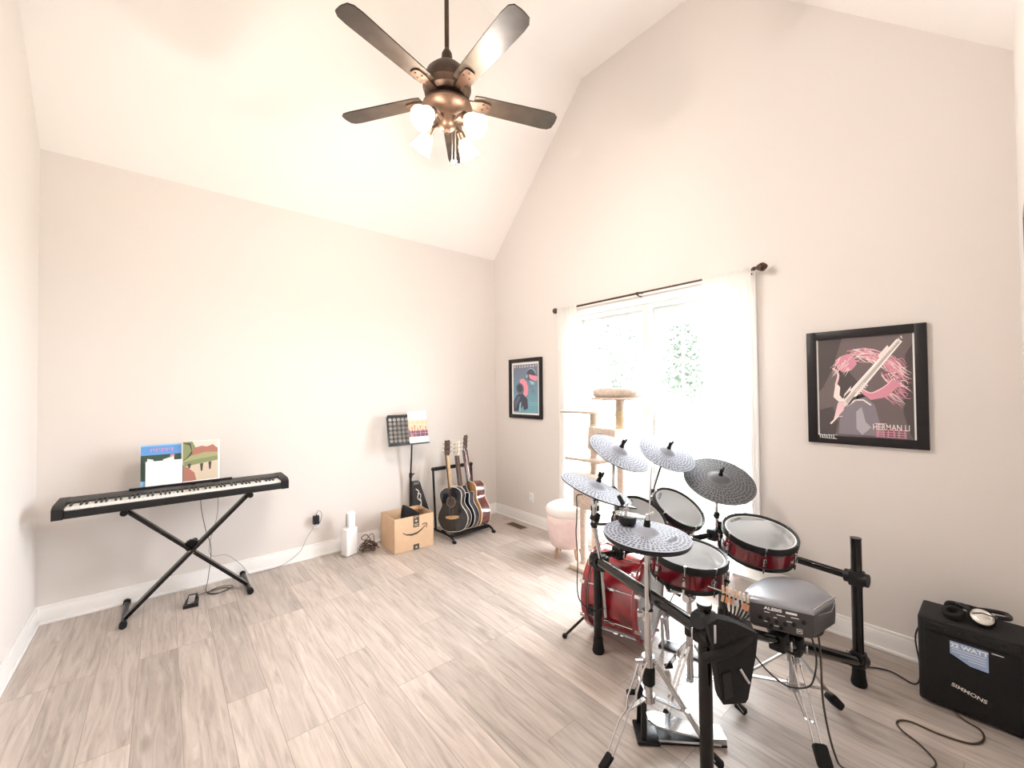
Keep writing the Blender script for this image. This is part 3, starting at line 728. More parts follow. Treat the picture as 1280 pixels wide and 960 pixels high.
# songbooks
def card(M, w, h, t, mats, painter, label, cat, name='songbook', group=None):
    t_ = thing(name, M @ V((0, -h/2, 0)), label, cat, group)
    b = MB(M); b.box((0, 0, 0), (w, h, t), 0); b.build('pages', PAPER, t_, smooth=False)
    b = MB(M); painter(b, w/2, h/2, t/2+.0004); b.build('cover', mats, t_, smooth=False)
    return t_
B_SKY = rgb('cover blue', (.11, .30, .66)); B_GRN = rgb('cover dark green', (.03, .07, .05)); B_PNK = rgb('cover red pink', (.60, .25, .42)); B_LBL = rgb('cover light blue', (.25, .50, .80))
def cov1(b, x, y, z):
    b.m(0).rect(-x, -y, x, y, z); b.m(1).rect(-x, -y*.72, x*.99, y*.5, z+.0004)
    b.m(4).rect(-x, -y, x, -y*.72, z+.0004); b.m(4).rect(-x, y*.93, x, y, z+.0004)
    b.m(2)
    for i in range(9): b.stroke([(-x*.52+i*x*.13, y*.66+.012*(i % 2)), (-x*.48+i*x*.13, y*.82)], .008, z+.0008)
    b.m(3).flat([(-x*.70, y*.10), (-x*.68, y*.34), (-x*.40, y*.28), (-x*.36, y*.12), (-x*.48, y*.05), (-x*.52, y*.2), (-x*.6, y*.02)], z+.0008)
    b.flat([(x*.06, y*.05), (x*.08, y*.26), (x*.62, y*.38), (x*.64, y*.1)], z+.0008); b.m(2).flat([(x*.42, y*.36), (x*.46, y*.48), (x*.66, y*.48), (x*.64, y*.38)], z+.001)
def lean(x, z0, y, h, tilt, w):
    up = V((0, math.sin(R(tilt)), math.cos(R(tilt)))); n = V((0, -math.cos(R(tilt)), math.sin(R(tilt))))
    return axes(V((x, y, z0))+up*h/2, n, (1, 0, 0))
card(lean(-3.352, .896, -.222, .308, 10, .24), .236, .308, .008, [B_SKY, B_GRN, B_PNK, P_WH, B_LBL], cov1, 'blue and dark green songbook standing left on the piano music rest', 'songbook')
L_G = rgb('cover moss', (.22, .27, .13)); L_T = rgb('cover olive', (.36, .35, .19)); L_R = rgb('cover brick', (.40, .17, .13)); L_P = rgb('cover pale pink', (.80, .62, .56)); L_D = rgb('cover dark', (.07, .055, .045)); L_S = rgb('cover sand', (.60, .51, .40))
def cov2(b, x, y, z):
    b.m(5).rect(-x, -y, x, y, z); x2, y2 = x*.90, y*.93
    b.m(0).rect(-x, -y2, x2, y*.98, z+.0003)
    b.m(3).flat([(-x*.5, y*.98), (x2, y*.98), (x2, y*.6), (x*.5, y*.72), (-x*.3, y*.62)], z+.0006)
    b.m(2).flat([(-x*.6, y*.30), (-x*.42, y*.66), (x*.0, y*.74), (x*.3, y*.68), (x*.62, y*.78), (x2, y*.55), (x2, y*.36), (x*.2, y*.42)], z+.0008)
    b.m(1).flat([(-x, y*.0), (-x*.2, y*.1), (x2, y*.2), (x2, y*.38), (x*.2, y*.42), (-x, y*.2)], z+.001)
    b.m(4).flat([(-x, y2), (-x*.6, y*.9), (-x*.5, y*.4), (-x*.72, y*.2), (-x, y*.05)], z+.0011); b.m(0).flat([(-x, y*.9), (-x*.66, y*.8), (-x*.55, y*.5), (-x*.8, y*.2), (-x, y*.1)], z+.0012)
    b.m(6).flat([(-x, -y*.25), (-x*.3, -y*.15), (x2, -y*.02), (x2, -y2), (-x, -y2)], z+.001)
    b.m(2).flat([(-x, -y*.2), (-x*.75, -y*.28), (-x*.4, -y*.55), (-x*.3, -y2), (-x, -y2)], z+.0013)
    for (fx, fy, s) in ((-.66, -.2, .6), (0, -.3, 1.), (.46, -.25, 1.)):
        b.m(4).flat([(x*(fx-.06), y*(fy-.2*s)), (x*(fx-.1), y*(fy+.16*s)), (x*(fx+.08), y*(fy+.18*s)), (x*(fx+.03), y*(fy-.2*s))], z+.0016)
card(lean(-3.108, .896, -.232, .318, 8, .23), .232, .318, .008, [L_G, L_T, L_R, L_P, L_D, PAPER, L_S], cov2, 'songbook with a white bordered landscape cover, standing right on the piano music rest', 'songbook')
M = lean(-3.335, .900, -.236, .182, 8, .215)
b = MB(M); b.box((0, 0, 0), (.214, .182, .0015)); b.m(1)
for k in range(6): b.stroke([(-.09, .07-k*.027), (-.09+.14+.03*rnd.random(), .07-k*.027)], .0012, .0012)
o = b.build('sheet_of_paper', [PAPER, mat('faint pencil', (.70, .69, .70), .8)], smooth=False); tag(o, 'handwritten white sheet leaning on the blue songbook', 'paper')
# sustain pedal
sp = thing('sustain_pedal', (-3.17, -.31, 0), 'small black and silver sustain pedal on the floor under the keyboard', 'pedal')
RZ = Matrix.Translation((-3.17, -.33, 0)) @ Matrix.Rotation(R(-8), 4, 'Z')
b = MB(RZ); b.prism([(-.045, -.085), (.045, -.085), (.04, .02), (.03, .085), (-.03, .085), (-.04, .02)], 0, .022); b.box((0, .05, .028), (.06, .065, .025), .006); b.build('base', BLACKPLASTIC, sp)
b = MB(RZ); b.box((0, -.03, .040), (.042, .105, .008), .004, Matrix.Rotation(R(9), 3, 'X')); b.build('treadle', CHROME, sp)
def cable(name, pts, r, m_, label, cat='cable', n=8, group=None, seg=6, parent=None):
    b = MB(); b.tube(pts, r, seg, n=n); o = b.build(name, m_, parent, ang=80); return o if parent else tag(o, label, cat, group)
CABLE = mat('black cable', (.02, .02, .021), .5); GCABLE = mat('grey cable', (.30, .29, .28), .5)
cable('cord', [(-3.15, -.245, .012), (-3.05, -.2, .005), (-2.97, -.19, .005), (-2.93, -.24, .005), (-3.02, -.285, .005), (-3.07, -.23, .008), (-2.98, -.17, .010), (-2.90, -.22, .008), (-3.0, -.29, .009), (-3.075, -.2, .011), (-3.06, -.16, .10), (-3.04, -.13, .32), (-3.08, -.13, .5), (-3.11, -.165, .70), (-3.10, -.19, .80)], .0026, CABLE, '', parent=sp)
ad = thing('power_adapter', (-2.215, -.01, .32), 'black power adapter plugged into the wall outlet', 'plug')
b = MB(); b.box((-2.215, -.033, .362), (.052, .046, .078), .005); b.build('body', BLACKPLASTIC, ad)
b = MB(); b.cyl((-2.215, -.05, .40), (-2.215, -.05, .42), .005, seg=8); b.tube([(-2.215, -.05, .418), (-2.205, -.05, .445), (-2.18, -.045, .44), (-2.165, -.04, .40), (-2.175, -.03, .34), (-2.20, -.025, .30)], .002, 6, n=6); b.build('lead', BLACKPLASTIC, ad)

cable('cord', [(-3.0, -.19, .80), (-3.0, -.15, .6), (-3.05, -.12, .35), (-3.03, -.1, .25), (-2.93, -.06, .22), (-2.82, -.035, .1), (-2.76, -.06, .006), (-2.68, -.06, .005), (-2.56, -.05, .005), (-2.45, -.034, .03), (-2.35, -.03, .10), (-2.30, -.03, .20), (-2.25, -.03, .275), (-2.235, -.028, .30)], .0026, GCABLE, '', parent=ad)

# ------------------------------------------------------------------ corner: container, wires, box, music stand, bag, guitars
jug = thing('white_container', (-1.95, -.165, 0), 'white upright plastic container with a narrow shoulder beside the tangled wires', 'container')
RZ = Matrix.Translation((-1.945, -.165, 0)) @ Matrix.Rotation(R(18), 4, 'Z')
b = MB(RZ); b.box((0, 0, .132), (.125, .095, .262), .014, seg=3); b.build('body', WHITEP, jug)
b = MB(RZ); b.box((.012, 0, .335), (.078, .06, .155), .012, seg=3); b.build('upper_section', WHITEP, jug)
b = MB(RZ); b.box((-.034, -.012, .34), (.014, .03, .12), .004); b.build('side_grip', mat('grey plastic', (.50, .49, .48), .5), jug)
# wire tangle
b = MB(); rr = random.Random(4); pts = []
for k in range(46):
    a = k*1.9+rr.random()*.9; r_ = .045+.055*rr.random(); zz = .01+.16*rr.random()*(1-abs((k % 7)-3)/7)
    pts.append((-1.765+math.cos(a)*r_, -.20+math.sin(a)*r_*.7, zz))
b.tube(pts, .0042, 6, n=5)
o = b.build('wire_bundle', [mat('brown tangled wire', (.13, .085, .065), .5)], ang=80); tag(o, 'tangle of thin brown and black wires between white container and cardboard box', 'wires')
# cardboard box
BXc, BYc = -1.402, -.305
bw, bd, bh = .424, .35, .338
cb = thing('cardboard_box', (BXc, BYc, 0), 'open brown cardboard shipping box with a printed smile arrow', 'box')
RB = Matrix.Translation((BXc, BYc, 0)) @ Matrix.Rotation(R(-2), 4, 'Z')
t = .005
b = MB(RB); b.box((0, 0, t/2), (bw, bd, t))
b.box((0, -bd/2+t/2, bh/2), (bw, t, bh)); b.box((0, bd/2-t/2, bh/2), (bw, t, bh)); b.box((-bw/2+t/2, 0, bh/2), (t, bd, bh)); b.box((bw/2-t/2, 0, bh/2), (t, bd, bh)); b.build('carton', CARD, cb, smooth=False)
b = MB(RB); b.box((.10, bd/2-.075, bh-.02), (.20, .11, .004), 0, Matrix.Rotation(R(-20), 3, 'X')); b.build('flap', CARDIN, cb, smooth=False)
MF = RB @ axes(V((0, -bd/2-.0006, bh/2)), (0, -1, 0), (1, 0, 0))
b = MB(MF)
TAPE = mat('dark printed tape', (.055, .06, .055), .4)
b.m(0).rect(-.014, .055, .050, bh/2, .0004); b.rect(-.014, -bh/2, .050, -bh/2+.055, .0004)
b.m(1); b.stroke([(-.004, .158), (.040, .158)], .006, .0008); b.stroke([(-.004, .147), (.02, .147)], .005, .0008); b.stroke([(-.004, .072), (.040, .072)], .008, .0008); b.stroke([(-.004, .086), (.040, .086)], .006, .0008)
b.flat([(.002, .118), (.018, .130), (.034, .118), (.018, .104)], .0008); b.flat([(.004, -.145), (.019, -.132), (.033, -.145), (.02, -.158)], .0008)
b.build('printed_tape', [TAPE, CARD], cb, smooth=False)
b = MB(MF); b.flat([(-.128, .022), (-.085, -.008), (-.03, -.022), (.03, -.014), (.085, .018), (.122, .058), (.116, .062), (.08, .030), (.03, .005), (-.03, -.003), (-.085, .004), (-.124, .026)], .0008)
b.stroke([(.082, .066), (.104, .076), (.132, .072)], .009, .0009, n=4); b.stroke([(.132, .075), (.134, .052), (.124, .028)], .009, .0009, n=4); b.build('smile_arrow', INK, cb, smooth=False)
# black bag inside box
bgo = MB(RB)
vs = []
prof = [(-.12, .01), (-.115, .25), (-.10, .40), (-.07, .415), (.0, .37), (.06, .31), (.10, .2), (.11, .01)]
bgo.at(RB @ Matrix(((1, 0, 0, .04), (0, 0, 1, -.10), (0, 1, 0, 0), (0, 0, 0, 1)))); pp = spline([(x, z, 0) for x, z in prof], 5)
bgo.prism([(p.x, p.y) for p in pp], .0, .10)
ed = [e for e in bgo.bm.edges if e.is_manifold and e.calc_face_angle(0) > 1.2]
bmesh.ops.bevel(bgo.bm, geom=ed, offset=.02, segments=3, affect='EDGES')
o = bgo.build('black_bag', BLACKFAB, ang=60); tag(o, 'crumpled black fabric bag sticking out of the cardboard box', 'bag')
# music stand
ms = thing('music_stand', (-1.252, -.075, 0), 'black perforated music stand behind the cardboard box', 'music stand')
b = MB(); b.cyl((-1.252, -.075, .0), (-1.256, -.09, .66), .0125, seg=14); b.cyl((-1.256, -.09, .64), (-1.268, -.155, 1.12), .0085, seg=12); b.build('shaft', BLACKMETAL, ms)
b = MB(); b.cyl((-1.256, -.09, .64), (-1.256, -.092, .69), .018, seg=14); b.bar((-1.256, -.10, .665), (-1.225, -.115, .685), .012, .012); b.build('height_clamp', BLACKPLASTIC, ms)
for a in (180, 245, 290):
    b = MB(); d = V((math.cos(R(a)), math.sin(R(a))*.35, 0)); b.tube([V((-1.252, -.075, .16))+d*.014, V((-1.252, -.075, .012))+d*.10], .006, 8); b.build('leg', BLACKMETAL, ms)
DW, DH = .462, .33
MD = lean(-1.322, 1.015, -.185, DH, 10, DW)
b = MB(MD)
nx, nz = 9, 6; mx_, my_ = .018, .03
cw, ch = (DW-2*mx_)/nx, (DH-2*my_)/nz
for i in range(nx):
    for j in range(nz):
        cx, cy = -DW/2+mx_+(i+.5)*cw, -DH/2+my_+(j+.5)*ch; rr_ = .0192; K = 16
        vs = []; sq = []
        for k in range(K):
            a = 2*math.pi*k/K+math.pi/K*0; ca, sa = math.cos(a), math.sin(a); q = 1/max(abs(ca), abs(sa))
            sq.append((cx+ca*q*cw/2, cy+sa*q*ch/2, 0)); vs.append((cx+ca*rr_, cy+sa*rr_, 0))
        b.add(vs+sq, [(k, (k+1) % K, K+(k+1) % K, K+k) for k in range(K)])
for (x0, y0, x1, y1) in ((-DW/2, -DH/2, -DW/2+mx_, DH/2-.03), (DW/2-mx_, -DH/2, DW/2, DH/2-.03), (-DW/2+mx_, -DH/2, DW/2-mx_, -DH/2+my_)): b.rect(x0, y0, x1, y1, 0)
b.flat([(-DW/2, DH/2-my_), (-DW/2+mx_, DH/2), (DW/2-mx_, DH/2), (DW/2, DH/2-my_)], 0)
bmesh.ops.remove_doubles(b.bm, verts=b.bm.verts, dist=.0002)
dk = b.build('desk', BLACKMETAL, ms, smooth=False)
md = dk.modifiers.new('s', 'SOLIDIFY'); md.thickness = .003
b = MB(MD); b.box((0, -DH/2, .018), (DW, .003, .036)); b.box((0, -DH/2+.006, .036), (DW, .014, .003)); b.build('ledge', BLACKMETAL, ms)
S_A = rgb('songbook peach', (.80, .50, .33)); S_B = rgb('songbook plum', (.17, .05, .11)); S_C = rgb('songbook pale', (.82, .75, .68)); S_D = rgb('songbook rust', (.42, .16, .12))
def cov3(b, x, y, z):
    b.m(0).rect(-x, -y, x, y, z); b.m(1).rect(-x, -y*.32, x, y*.45, z+.0004); b.m(2).rect(-x, -y*.62, x, -y*.25, z+.0006)
    b.m(3)
    for k in range(7): b.rect(-x+k*x*.29, -y*.25, -x+k*x*.29+x*.13, -y*.25+y*(.1+.35*((k*37) % 5)/5), z+.0007)
    b.m(3).flat([(-x*.9, -y*.6), (-x*.7, -y*.38), (-x*.4, -y*.6)], z+.0008)
    b.m(4)
    for k in range(7): b.rect(-x, y*(.95-.27*k), x, y*(.95-.27*k)-.002, z+.001)
    for k in range(4): b.rect(-x*.8+k*x*.5, -y, -x*.8+k*x*.5+.002, y, z+.001)
card(MD @ Matrix.Translation((.118, .022, .012)), .225, .345, .007, [PAPER, S_A, S_B, S_D, S_C], cov3, 'peach and plum songbook on the right half of the music stand', 'songbook')
# small black bag leaning on the wall
gb = thing('gig_bag', (-1.10, -.05, 0), 'black tapered gig bag with white script leaning on the wall behind the box', 'gig bag')
MG = axes(V((-1.10, -.085, 0)), V((0, -1, .13)), (1, 0, 0))
b = MB(MG); b.prism([(-.125, .0), (-.128, .2), (-.124, .56), (-.11, .585), (-.045, .585), (-.028, .565), (.06, .25), (.055, .0)], 0, .05)
ed = [e for e in b.bm.edges if e.is_manifold and e.calc_face_angle(0) > .9]; bmesh.ops.bevel(b.bm, geom=ed, offset=.012, segments=3, affect='EDGES'); b.build('bag', mat('charcoal nylon', (.045, .045, .048), .7, bump=.4, bscale=120), gb, ang=60)
b = MB(MG); b.stroke([(-.085, .50), (-.05, .46), (-.07, .40), (-.03, .35), (-.045, .30), (-.01, .29)], .011, .0512, n=6); b.stroke([(-.07, .45), (-.03, .43), (-.045, .37)], .009, .0513, n=5); b.stroke([(-.03, .38), (-.03, .28)], .009, .0513); b.build('script_lettering', WHITEINK, gb, smooth=False)
b = MB(MG); b.prism([(-.11, .545), (-.045, .545), (-.04, .575), (-.105, .575)], .05, .0512); b.build('patch', mat('grey patch', (.22, .22, .23), .7), gb, smooth=False)

# guitar rack
gr = thing('guitar_rack', (-.78, -.35, 0), 'black tubular floor rack holding three guitars in the corner', 'guitar rack')
RX0, RX1 = -1.02, -.505
for x in (RX0, RX1):
    b = MB(); b.tube([(x, -.60, .012), (x, -.57, .04), (x, -.50, .055), (x, -.30, .055), (x, -.10, .04), (x, -.06, .012)], .012, 10, n=5); b.build('foot', BLACKMETAL, gr)
    b = MB(); b.cyl((x, -.62, .013), (x, -.585, .013), .017, seg=12); b.cyl((x, -.075, .013), (x, -.045, .013), .016, seg=12); b.build('foot_cap', RUBBER, gr)
    b = MB(); b.tube([(x, -.22, .05), (x, -.19, .40), (x, -.165, .70)], .0125, 12, n=4); b.build('upright', BLACKMETAL, gr)
b = MB(); b.cyl((RX0, -.165, .712), (RX1, -.165, .712), .0125, seg=12); b.cyl((RX0+.02, -.165, .712), (RX1-.02, -.165, .712), .021, seg=14); b.build('padded_rail', RUBBER, gr)
for x in (RX0, RX1):
    b = MB(); b.sphere((x, -.165, .712), .022); b.build('corner_joint', BLACKPLASTIC, gr)
for y in (-.52, -.34):
    b = MB(); b.cyl((RX0, y, .06), (RX1, y, .06), .011, seg=12); b.cyl((RX0+.02, y, .06), (RX1-.02, y, .06), .02, seg=14); b.build('lower_rail', RUBBER, gr)

def guitar(x_face, y_bot, z_bot, lean_deg, label, topm, sidem, bind, scale=1., thick=.10, neckm=NECKWOOD, headm=ROSE, boardm=ROSE, slim=1., cutaway=False, hole=True, yaw=0.):
    up = V((0, math.sin(R(lean_deg)), math.cos(R(lean_deg)))); nrm = V((-1, 0, 0))
    if yaw: nrm = Matrix.Rotation(R(yaw), 3, up) @ nrm
    M = axes(V((x_face, y_bot, z_bot)), nrm, up.cross(nrm)) @ Matrix.Scale(scale, 4)
    # local: x lateral, y up the neck, z out of the face
    g = thing('guitar', M @ V((0, 0, -thick/2)), label, 'guitar', None)
    half = [(.0, .0), (.09, .006), (.155, .045), (.195, .13), (.180, .205), (.135, .275), (.126, .315), (.142, .385), (.135, .435), (.085, .475), (.03, .487)]
    half = [(w*slim, s) for w, s in half]
    P = spline([(w, s, 0) for w, s in half], 5)
    rt = [(p.x, p.y) for p in P]; lf = [(-p.x, p.y) for p in P][::-1][:-1]
    if cutaway: rt = [p for p in rt if p[1] < .385] + [(.138*slim, .40), (.105, .408), (.075, .40), (.05, .415), (.035, .45), (.03, .487)]
    out = rt + lf
    n = len(out)
    b = MB(M); b.prism(out, -thick, -.002); b.build('body', sidem, g)
    b = MB(M); b.prism([(x*.985, .243+(y-.243)*.985) for x, y in out], -.002, .0005); b.build('soundboard', topm, g)
    b = MB(M)
    for zz in (-.003, -thick+.003): b.tube([(x*1.003, y, zz) for x, y in out], .0036, 6, closed=True)
    b.build('binding', bind, g)
    b = MB(M); b.bar((0, .47, -.015), (0, .845, -.008), .050, .028, up=(1, 0, 0), bev=.006); b.build('neck', neckm, g)
    b = MB(M); b.bar((0, .345, .004), (0, .845, .006), .052, .007, up=(1, 0, 0)); q = b.build('fretboard', boardm, g)
    b = MB(M)
    for k in range(1, 19): y = .22+ (.845-.22)*2**(-k/12.); b.box((0, y, .0098), (.05, .0016, .0012))
    b.build('frets', STEEL, q)
    Mh = M @ Matrix.Translation((0, .845, .003)) @ Matrix.Rotation(R(14), 4, 'X') if False else M @ Matrix.Translation((0, .845, .003)) @ Matrix.Rotation(R(-12), 4, 'X')
    b = MB(Mh); b.prism([(-.024, 0), (-.036, .03), (-.034, .17), (-.02, .178), (0, .172), (.02, .178), (.034, .17), (.036, .03), (.024, 0)], -.014, 0); h = b.build('headstock', headm, g)
    for s in (-1, 1):
        for k in range(3):
            b = MB(Mh); y = .045+k*.048; b.cyl((s*.022, y, .0), (s*.022, y, .012), .0045, seg=8); b.cyl((s*.03, y, -.008), (s*.052, y, -.008), .003, seg=6); b.box((s*.057, y, -.008), (.012, .017, .009), .003); b.build('tuning_peg', CHROME, h)
    if hole:
        b = MB(M); b.cyl((0, .325, .0008), (0, .325, .0016), .060, seg=32); b.build('rosette', mat('rosette ring', (.25, .17, .12), .4), g)
        b = MB(M); b.cyl((0, .325, .0014), (0, .325, .0022), .050, seg=32); b.build('sound_hole', INK, g)
        b = MB(M); b.prism([(-.085, .148), (-.03, .135), (.03, .135), (.085, .148), (.085, .170), (.03, .174), (-.03, .174), (-.085, .170)], 0, .008); b.box((0, .163, .0095), (.075, .004, .005)); b.build('bridge', NECKWOOD if headm is not ROSE or topm is GBLACK else ROSE, g)
    else:
        for y in (.24, .33):
            b = MB(M); b.box((0, y, .004), (.075, .035, .01), .003); b.build('pickup', BLACKPLASTIC, g)
        b = MB(M); b.box((0, .155, .006), (.085, .018, .014), .003); b.build('bridge', CHROME, g)
    b = MB(M)
    for k in range(6): x = (k-2.5)*.0078; b.tube([(x*1.25, .16, .0125), (x, .845, .0115), (x*1.6, .90, .008-.012)], .0006, 4)
    b.build('strings', STEEL, g)
    return g
guitar(-.955, -.490, .082, 9.5, 'black acoustic guitar with cream binding, frontmost in the rack', GBLACK, GBLACK, CREAM, .96, .085, yaw=27)
guitar(-.815, -.478, .082, 10.5, 'blue black guitar with pale headstock, in the middle of the rack', GBLUE, GBLUE, CREAM, .94, .085, neckm=ROSE, headm=CREAM, slim=.94, cutaway=True, hole=False, yaw=15)
guitar(-.675, -.475, .082, 13, 'glossy reddish brown acoustic guitar, rightmost in the rack', GSPRUCE, GBROWN, CREAM, 1.0, .115, neckm=GBROWN, headm=ROSE, yaw=-4)

# ------------------------------------------------------------------ ottoman, cat tree, box under window
ot = thing('ottoman', (-.37, -1.60, 0), 'pale pink padded ottoman on short wooden legs beside the left curtain', 'ottoman')
b = MB(Matrix.Translation((-.37, -1.60, 0))); b.lathe([(.0, .105), (.12, .105), (.155, .115), (.180, .16), (.198, .25), (.203, .34), (.200, .40), (.195, .408), (.0, .41)], 40); b.build('upholstered_body', PINK, ot, ang=60)
b = MB(Matrix.Translation((-.37, -1.60, 0))); b.lathe([(.0, .405), (.195, .405), (.208, .425), (.208, .455), (.195, .485), (.16, .502), (.0, .508)], 40); b.build('cushion_top', mat('cream plush', (.86, .82, .80), .9, bump=.4, bscale=160), ot, ang=60)
for a in (100, 190, 280, 10):
    d = V((math.cos(R(a+65)), math.sin(R(a+65)), 0)); b = MB(); b.cyl(V((-.37, -1.60, .11))+d*.12, V((-.37, -1.60, 0))+d*.145, .016, .010, seg=12); b.build('leg', LEGWOOD, ot)
b = MB(); b.sphere((-.45, -1.43, .44), .04, (1, .8, .9)); b.build('bow', PINK, ot)
ct = thing('cat_tree', (-.36, -2.06, 0), 'beige plush cat tree with sisal posts in front of the window', 'cat tree')
b = MB(); b.box((-.36, -2.06, .02), (.42, .55, .04), .008); b.build('base', PLUSH, ct)
for (y, zz) in ((-1.92, 1.375), (-2.205, 1.50)):
    b = MB(); b.cyl((-.36, y, .04), (-.36, y, zz), .036, seg=20); p = b.build('post', PLUSH, ct)
    b = MB(); z0 = zz-.30; k = 0
    pts = []
    for i in range(20*12): a = i*2*math.pi/12; pts.append((-.36+.039*math.cos(a), y+.039*math.sin(a), z0+.2*i/240))
    b.tube(pts, .005, 5); b.build('sisal_wrap', SISAL, p, ang=80)
b = MB(); b.box((-.36, -1.80, 1.387), (.26, .36, .022), .006); b.build('perch', PLUSH, ct)
b = MB(Matrix.Translation((-.36, -2.19, 0))); b.lathe([(.0, 1.50), (.23, 1.50), (.235, 1.512), (.225, 1.522), (.0, 1.522)], 36); b.build('bed_board', PLUSH, ct)
b = MB(); pts = []
for i in range(28):
    a = 2*math.pi*i/28; r_ = .175+.012*noise.noise(V((i*.7, 3, 1))); pts.append((-.36+r_*math.cos(a), -2.19+r_*math.sin(a), 1.56+.016*noise.noise(V((i*.5, 9, 2)))))
b.tube(pts, .042, 12, closed=True); b.cyl((-.36, -2.19, 1.523), (-.36, -2.19, 1.545), .16, seg=30); b.build('bolster_bed', PLUSH, ct, ang=80)
b = MB(); b.box((-.36, -2.10, 1.16), (.28, .29, .20), .015, Matrix.Rotation(R(2), 3, 'X')); cd = b.build('condo_box', PLUSH, ct)
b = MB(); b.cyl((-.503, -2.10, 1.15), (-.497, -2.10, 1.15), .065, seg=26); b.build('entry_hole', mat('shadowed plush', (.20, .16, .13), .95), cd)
b = MB(); b.box((-.36, -1.90, .965), (.30, .40, .022), .006); b.build('shelf', PLUSH, ct)
b = MB(); b.box((-.38, -1.88, .82), (.28, .34, .022), .006); b.build('shelf', PLUSH, ct)
b = MB(); b.box((-.36, -1.90, .65), (.26, .26, .24), .012); b.build('lower_condo', PLUSH, ct)
b = MB(); b.cyl((-.45, -1.865, .04), (-.45, -1.865, .82), .034, seg=18); b.build('post', PLUSH, ct)
bx = thing('storage_bin', (-.17, -3.24, 0), 'pale lidded storage bin by the wall, behind the red floor tom', 'bin')
b = MB(); b.box((-.165, -3.24, .135), (.22, .34, .27), .012); b.build('bin_body', mat('pale bin plastic', (.62, .585, .55), .5), bx)
b = MB(); b.box((-.165, -3.24, .283), (.235, .355, .028), .008); b.build('lid', mat('pale bin lid', (.70, .67, .64), .5), bx)

exec_kit = True

# ------------------------------------------------------------------ drums
def hex_bolt(b, p, n, r=.005, l=.008): b.cyl(V(p), V(p)+V(n).normalized()*l, r, seg=6)
def small_drum(name, c, n, rad, depth, label, nl, badge=None, xh=None, logo=True, logo_ang=90):
    M = axes(V(c), n, xh); sr = rad-.012
    t = thing(name, M @ V((0, 0, -depth)), label, 'drum', 'red shelled drums of the kit')
    b = MB(M); b.lathe([(sr-.006, -.012), (sr, -.012), (sr, -depth+.006), (sr-.006, -depth+.006)], 56, closed=True); b.build('shell', RED, t)
    b = MB(M); b.lathe([(rad-.012, .004), (rad-.002, .008), (rad+.001, .002), (rad+.001, -.026), (rad-.003, -.030), (sr+.001, -.028), (sr+.001, -.006), (rad-.014, -.003)], 64, closed=True); b.build('hoop', BLACKPLASTIC, t)
    b = MB(M); b.lathe([(sr+.001, -depth+.02), (sr+.005, -depth+.016), (sr+.005, -depth), (sr-.012, -depth), (sr-.012, -depth+.008)], 56, closed=True); b.build('bottom_hoop', BLACKPLASTIC, t)
    b = MB(M); b.lathe([(.0, -.004), (rad*.86, -.004), (rad*.865, -.0025), (rad*.885, -.0025), (rad*.89, -.004), (rad-.012, -.0035)], 64)
    b.m(1).lathe([(rad*.868, -.0022), (rad*.878, -.0022)], 64)
    hd = b.build('mesh_head', [MESHHEAD, mat('head ring', (.55, .56, .57), .6)], t)
    if logo:
        b = MB(M); b.text('ALESIS', rad*.115, Matrix.Rotation(R(logo_ang-90), 4, 'Z') @ Matrix.Translation((0, rad*.76, -.0018)), depth=.0002, sx=1.5, bold=.0006); b.build('head_logo', INK, hd, smooth=False)
    for k in range(nl):
        a = 2*math.pi*(k+.5)/nl; d = V((math.cos(a), math.sin(a), 0)); b = MB(M)
        p = d*(sr+.010)
        b.cyl(p+V((0, 0, .010)), p+V((0, 0, -.04)), .004, seg=8); b.cyl(p+V((0, 0, .008)), p+V((0, 0, -.005)), .006, seg=8)
        b.box(p+V((0, 0, -depth*.55)), (.016, .016, depth*.34), .004, Matrix.Rotation(a, 3, 'Z')); b.cyl(p+V((0, 0, -depth+.022)), p+V((0, 0, -depth-.004)), .005, seg=8)
        b.build('lug', CHROME, t)
    if badge is not None:
        a = R(badge); d = V((math.cos(a), math.sin(a), 0)); Mb = M @ axes(d*(sr+.0005)+V((0, 0, -depth*.50)), d, V((-math.sin(a), math.cos(a), 0)))
        b = MB(Mb); b.lathe([(.0, .001), (.0215, .001), (.0215, .003), (.0, .003)], 28); b.m(1).lathe([(.0, .0032), (.018, .0032)], 28); b.m(0).text('ALESIS', .0085, Matrix.Translation((0, 0, .0036)), depth=.0003, sx=1.2, bold=.0003); b.build('badge', [CHROME, BLACKPLASTIC], t)
    return t, M
# bass drum
KA = V((-.237, .971, 0)).normalized(); KC = V((-.985, -2.865, .275))
MK = axes(KC, KA, V((0, 0, 1)))        # local x is up, z runs from the batter side to the front
kd = thing('bass_drum', V((KC.x, KC.y, 0))+KA*.18, 'big red bass drum with a grey batter head on the floor', 'drum', None)
KL = .36
b = MB(MK); b.lathe([(.240, .03), (.246, .03), (.246, KL-.03), (.240, KL-.03)], 64, closed=True); b.build('shell', mat('red lacquer kick shell', (.30, .010, .018), .2, nz=.55, nscale=9, coat=1.), kd)
for z0 in (0, KL-.036):
    b = MB(MK); b.lathe([(.245, z0), (.266, z0), (.268, z0+.004), (.268, z0+.032), (.266, z0+.036), (.245, z0+.036)], 72, closed=True); b.build('hoop', REDHOOP, kd)
for z0, z1 in ((.037, .041), (KL-.041, KL-.037)):
    b = MB(MK); b.lathe([(.2465, z0), (.254, z0), (.254, z1), (.2465, z1)], 72, closed=True); b.build('rim_ring', STEEL, kd)
b = MB(MK); b.lathe([(.0, .010), (.24, .012), (.246, .004), (.246, .02), (.0, .02)], 64); b.build('batter_head', KICKHEAD, kd)
b = MB(MK); b.lathe([(.0, KL-.010), (.246, KL-.012), (.246, KL-.02), (.0, KL-.02)], 64); b.build('front_head', BLACKPLASTIC, kd)
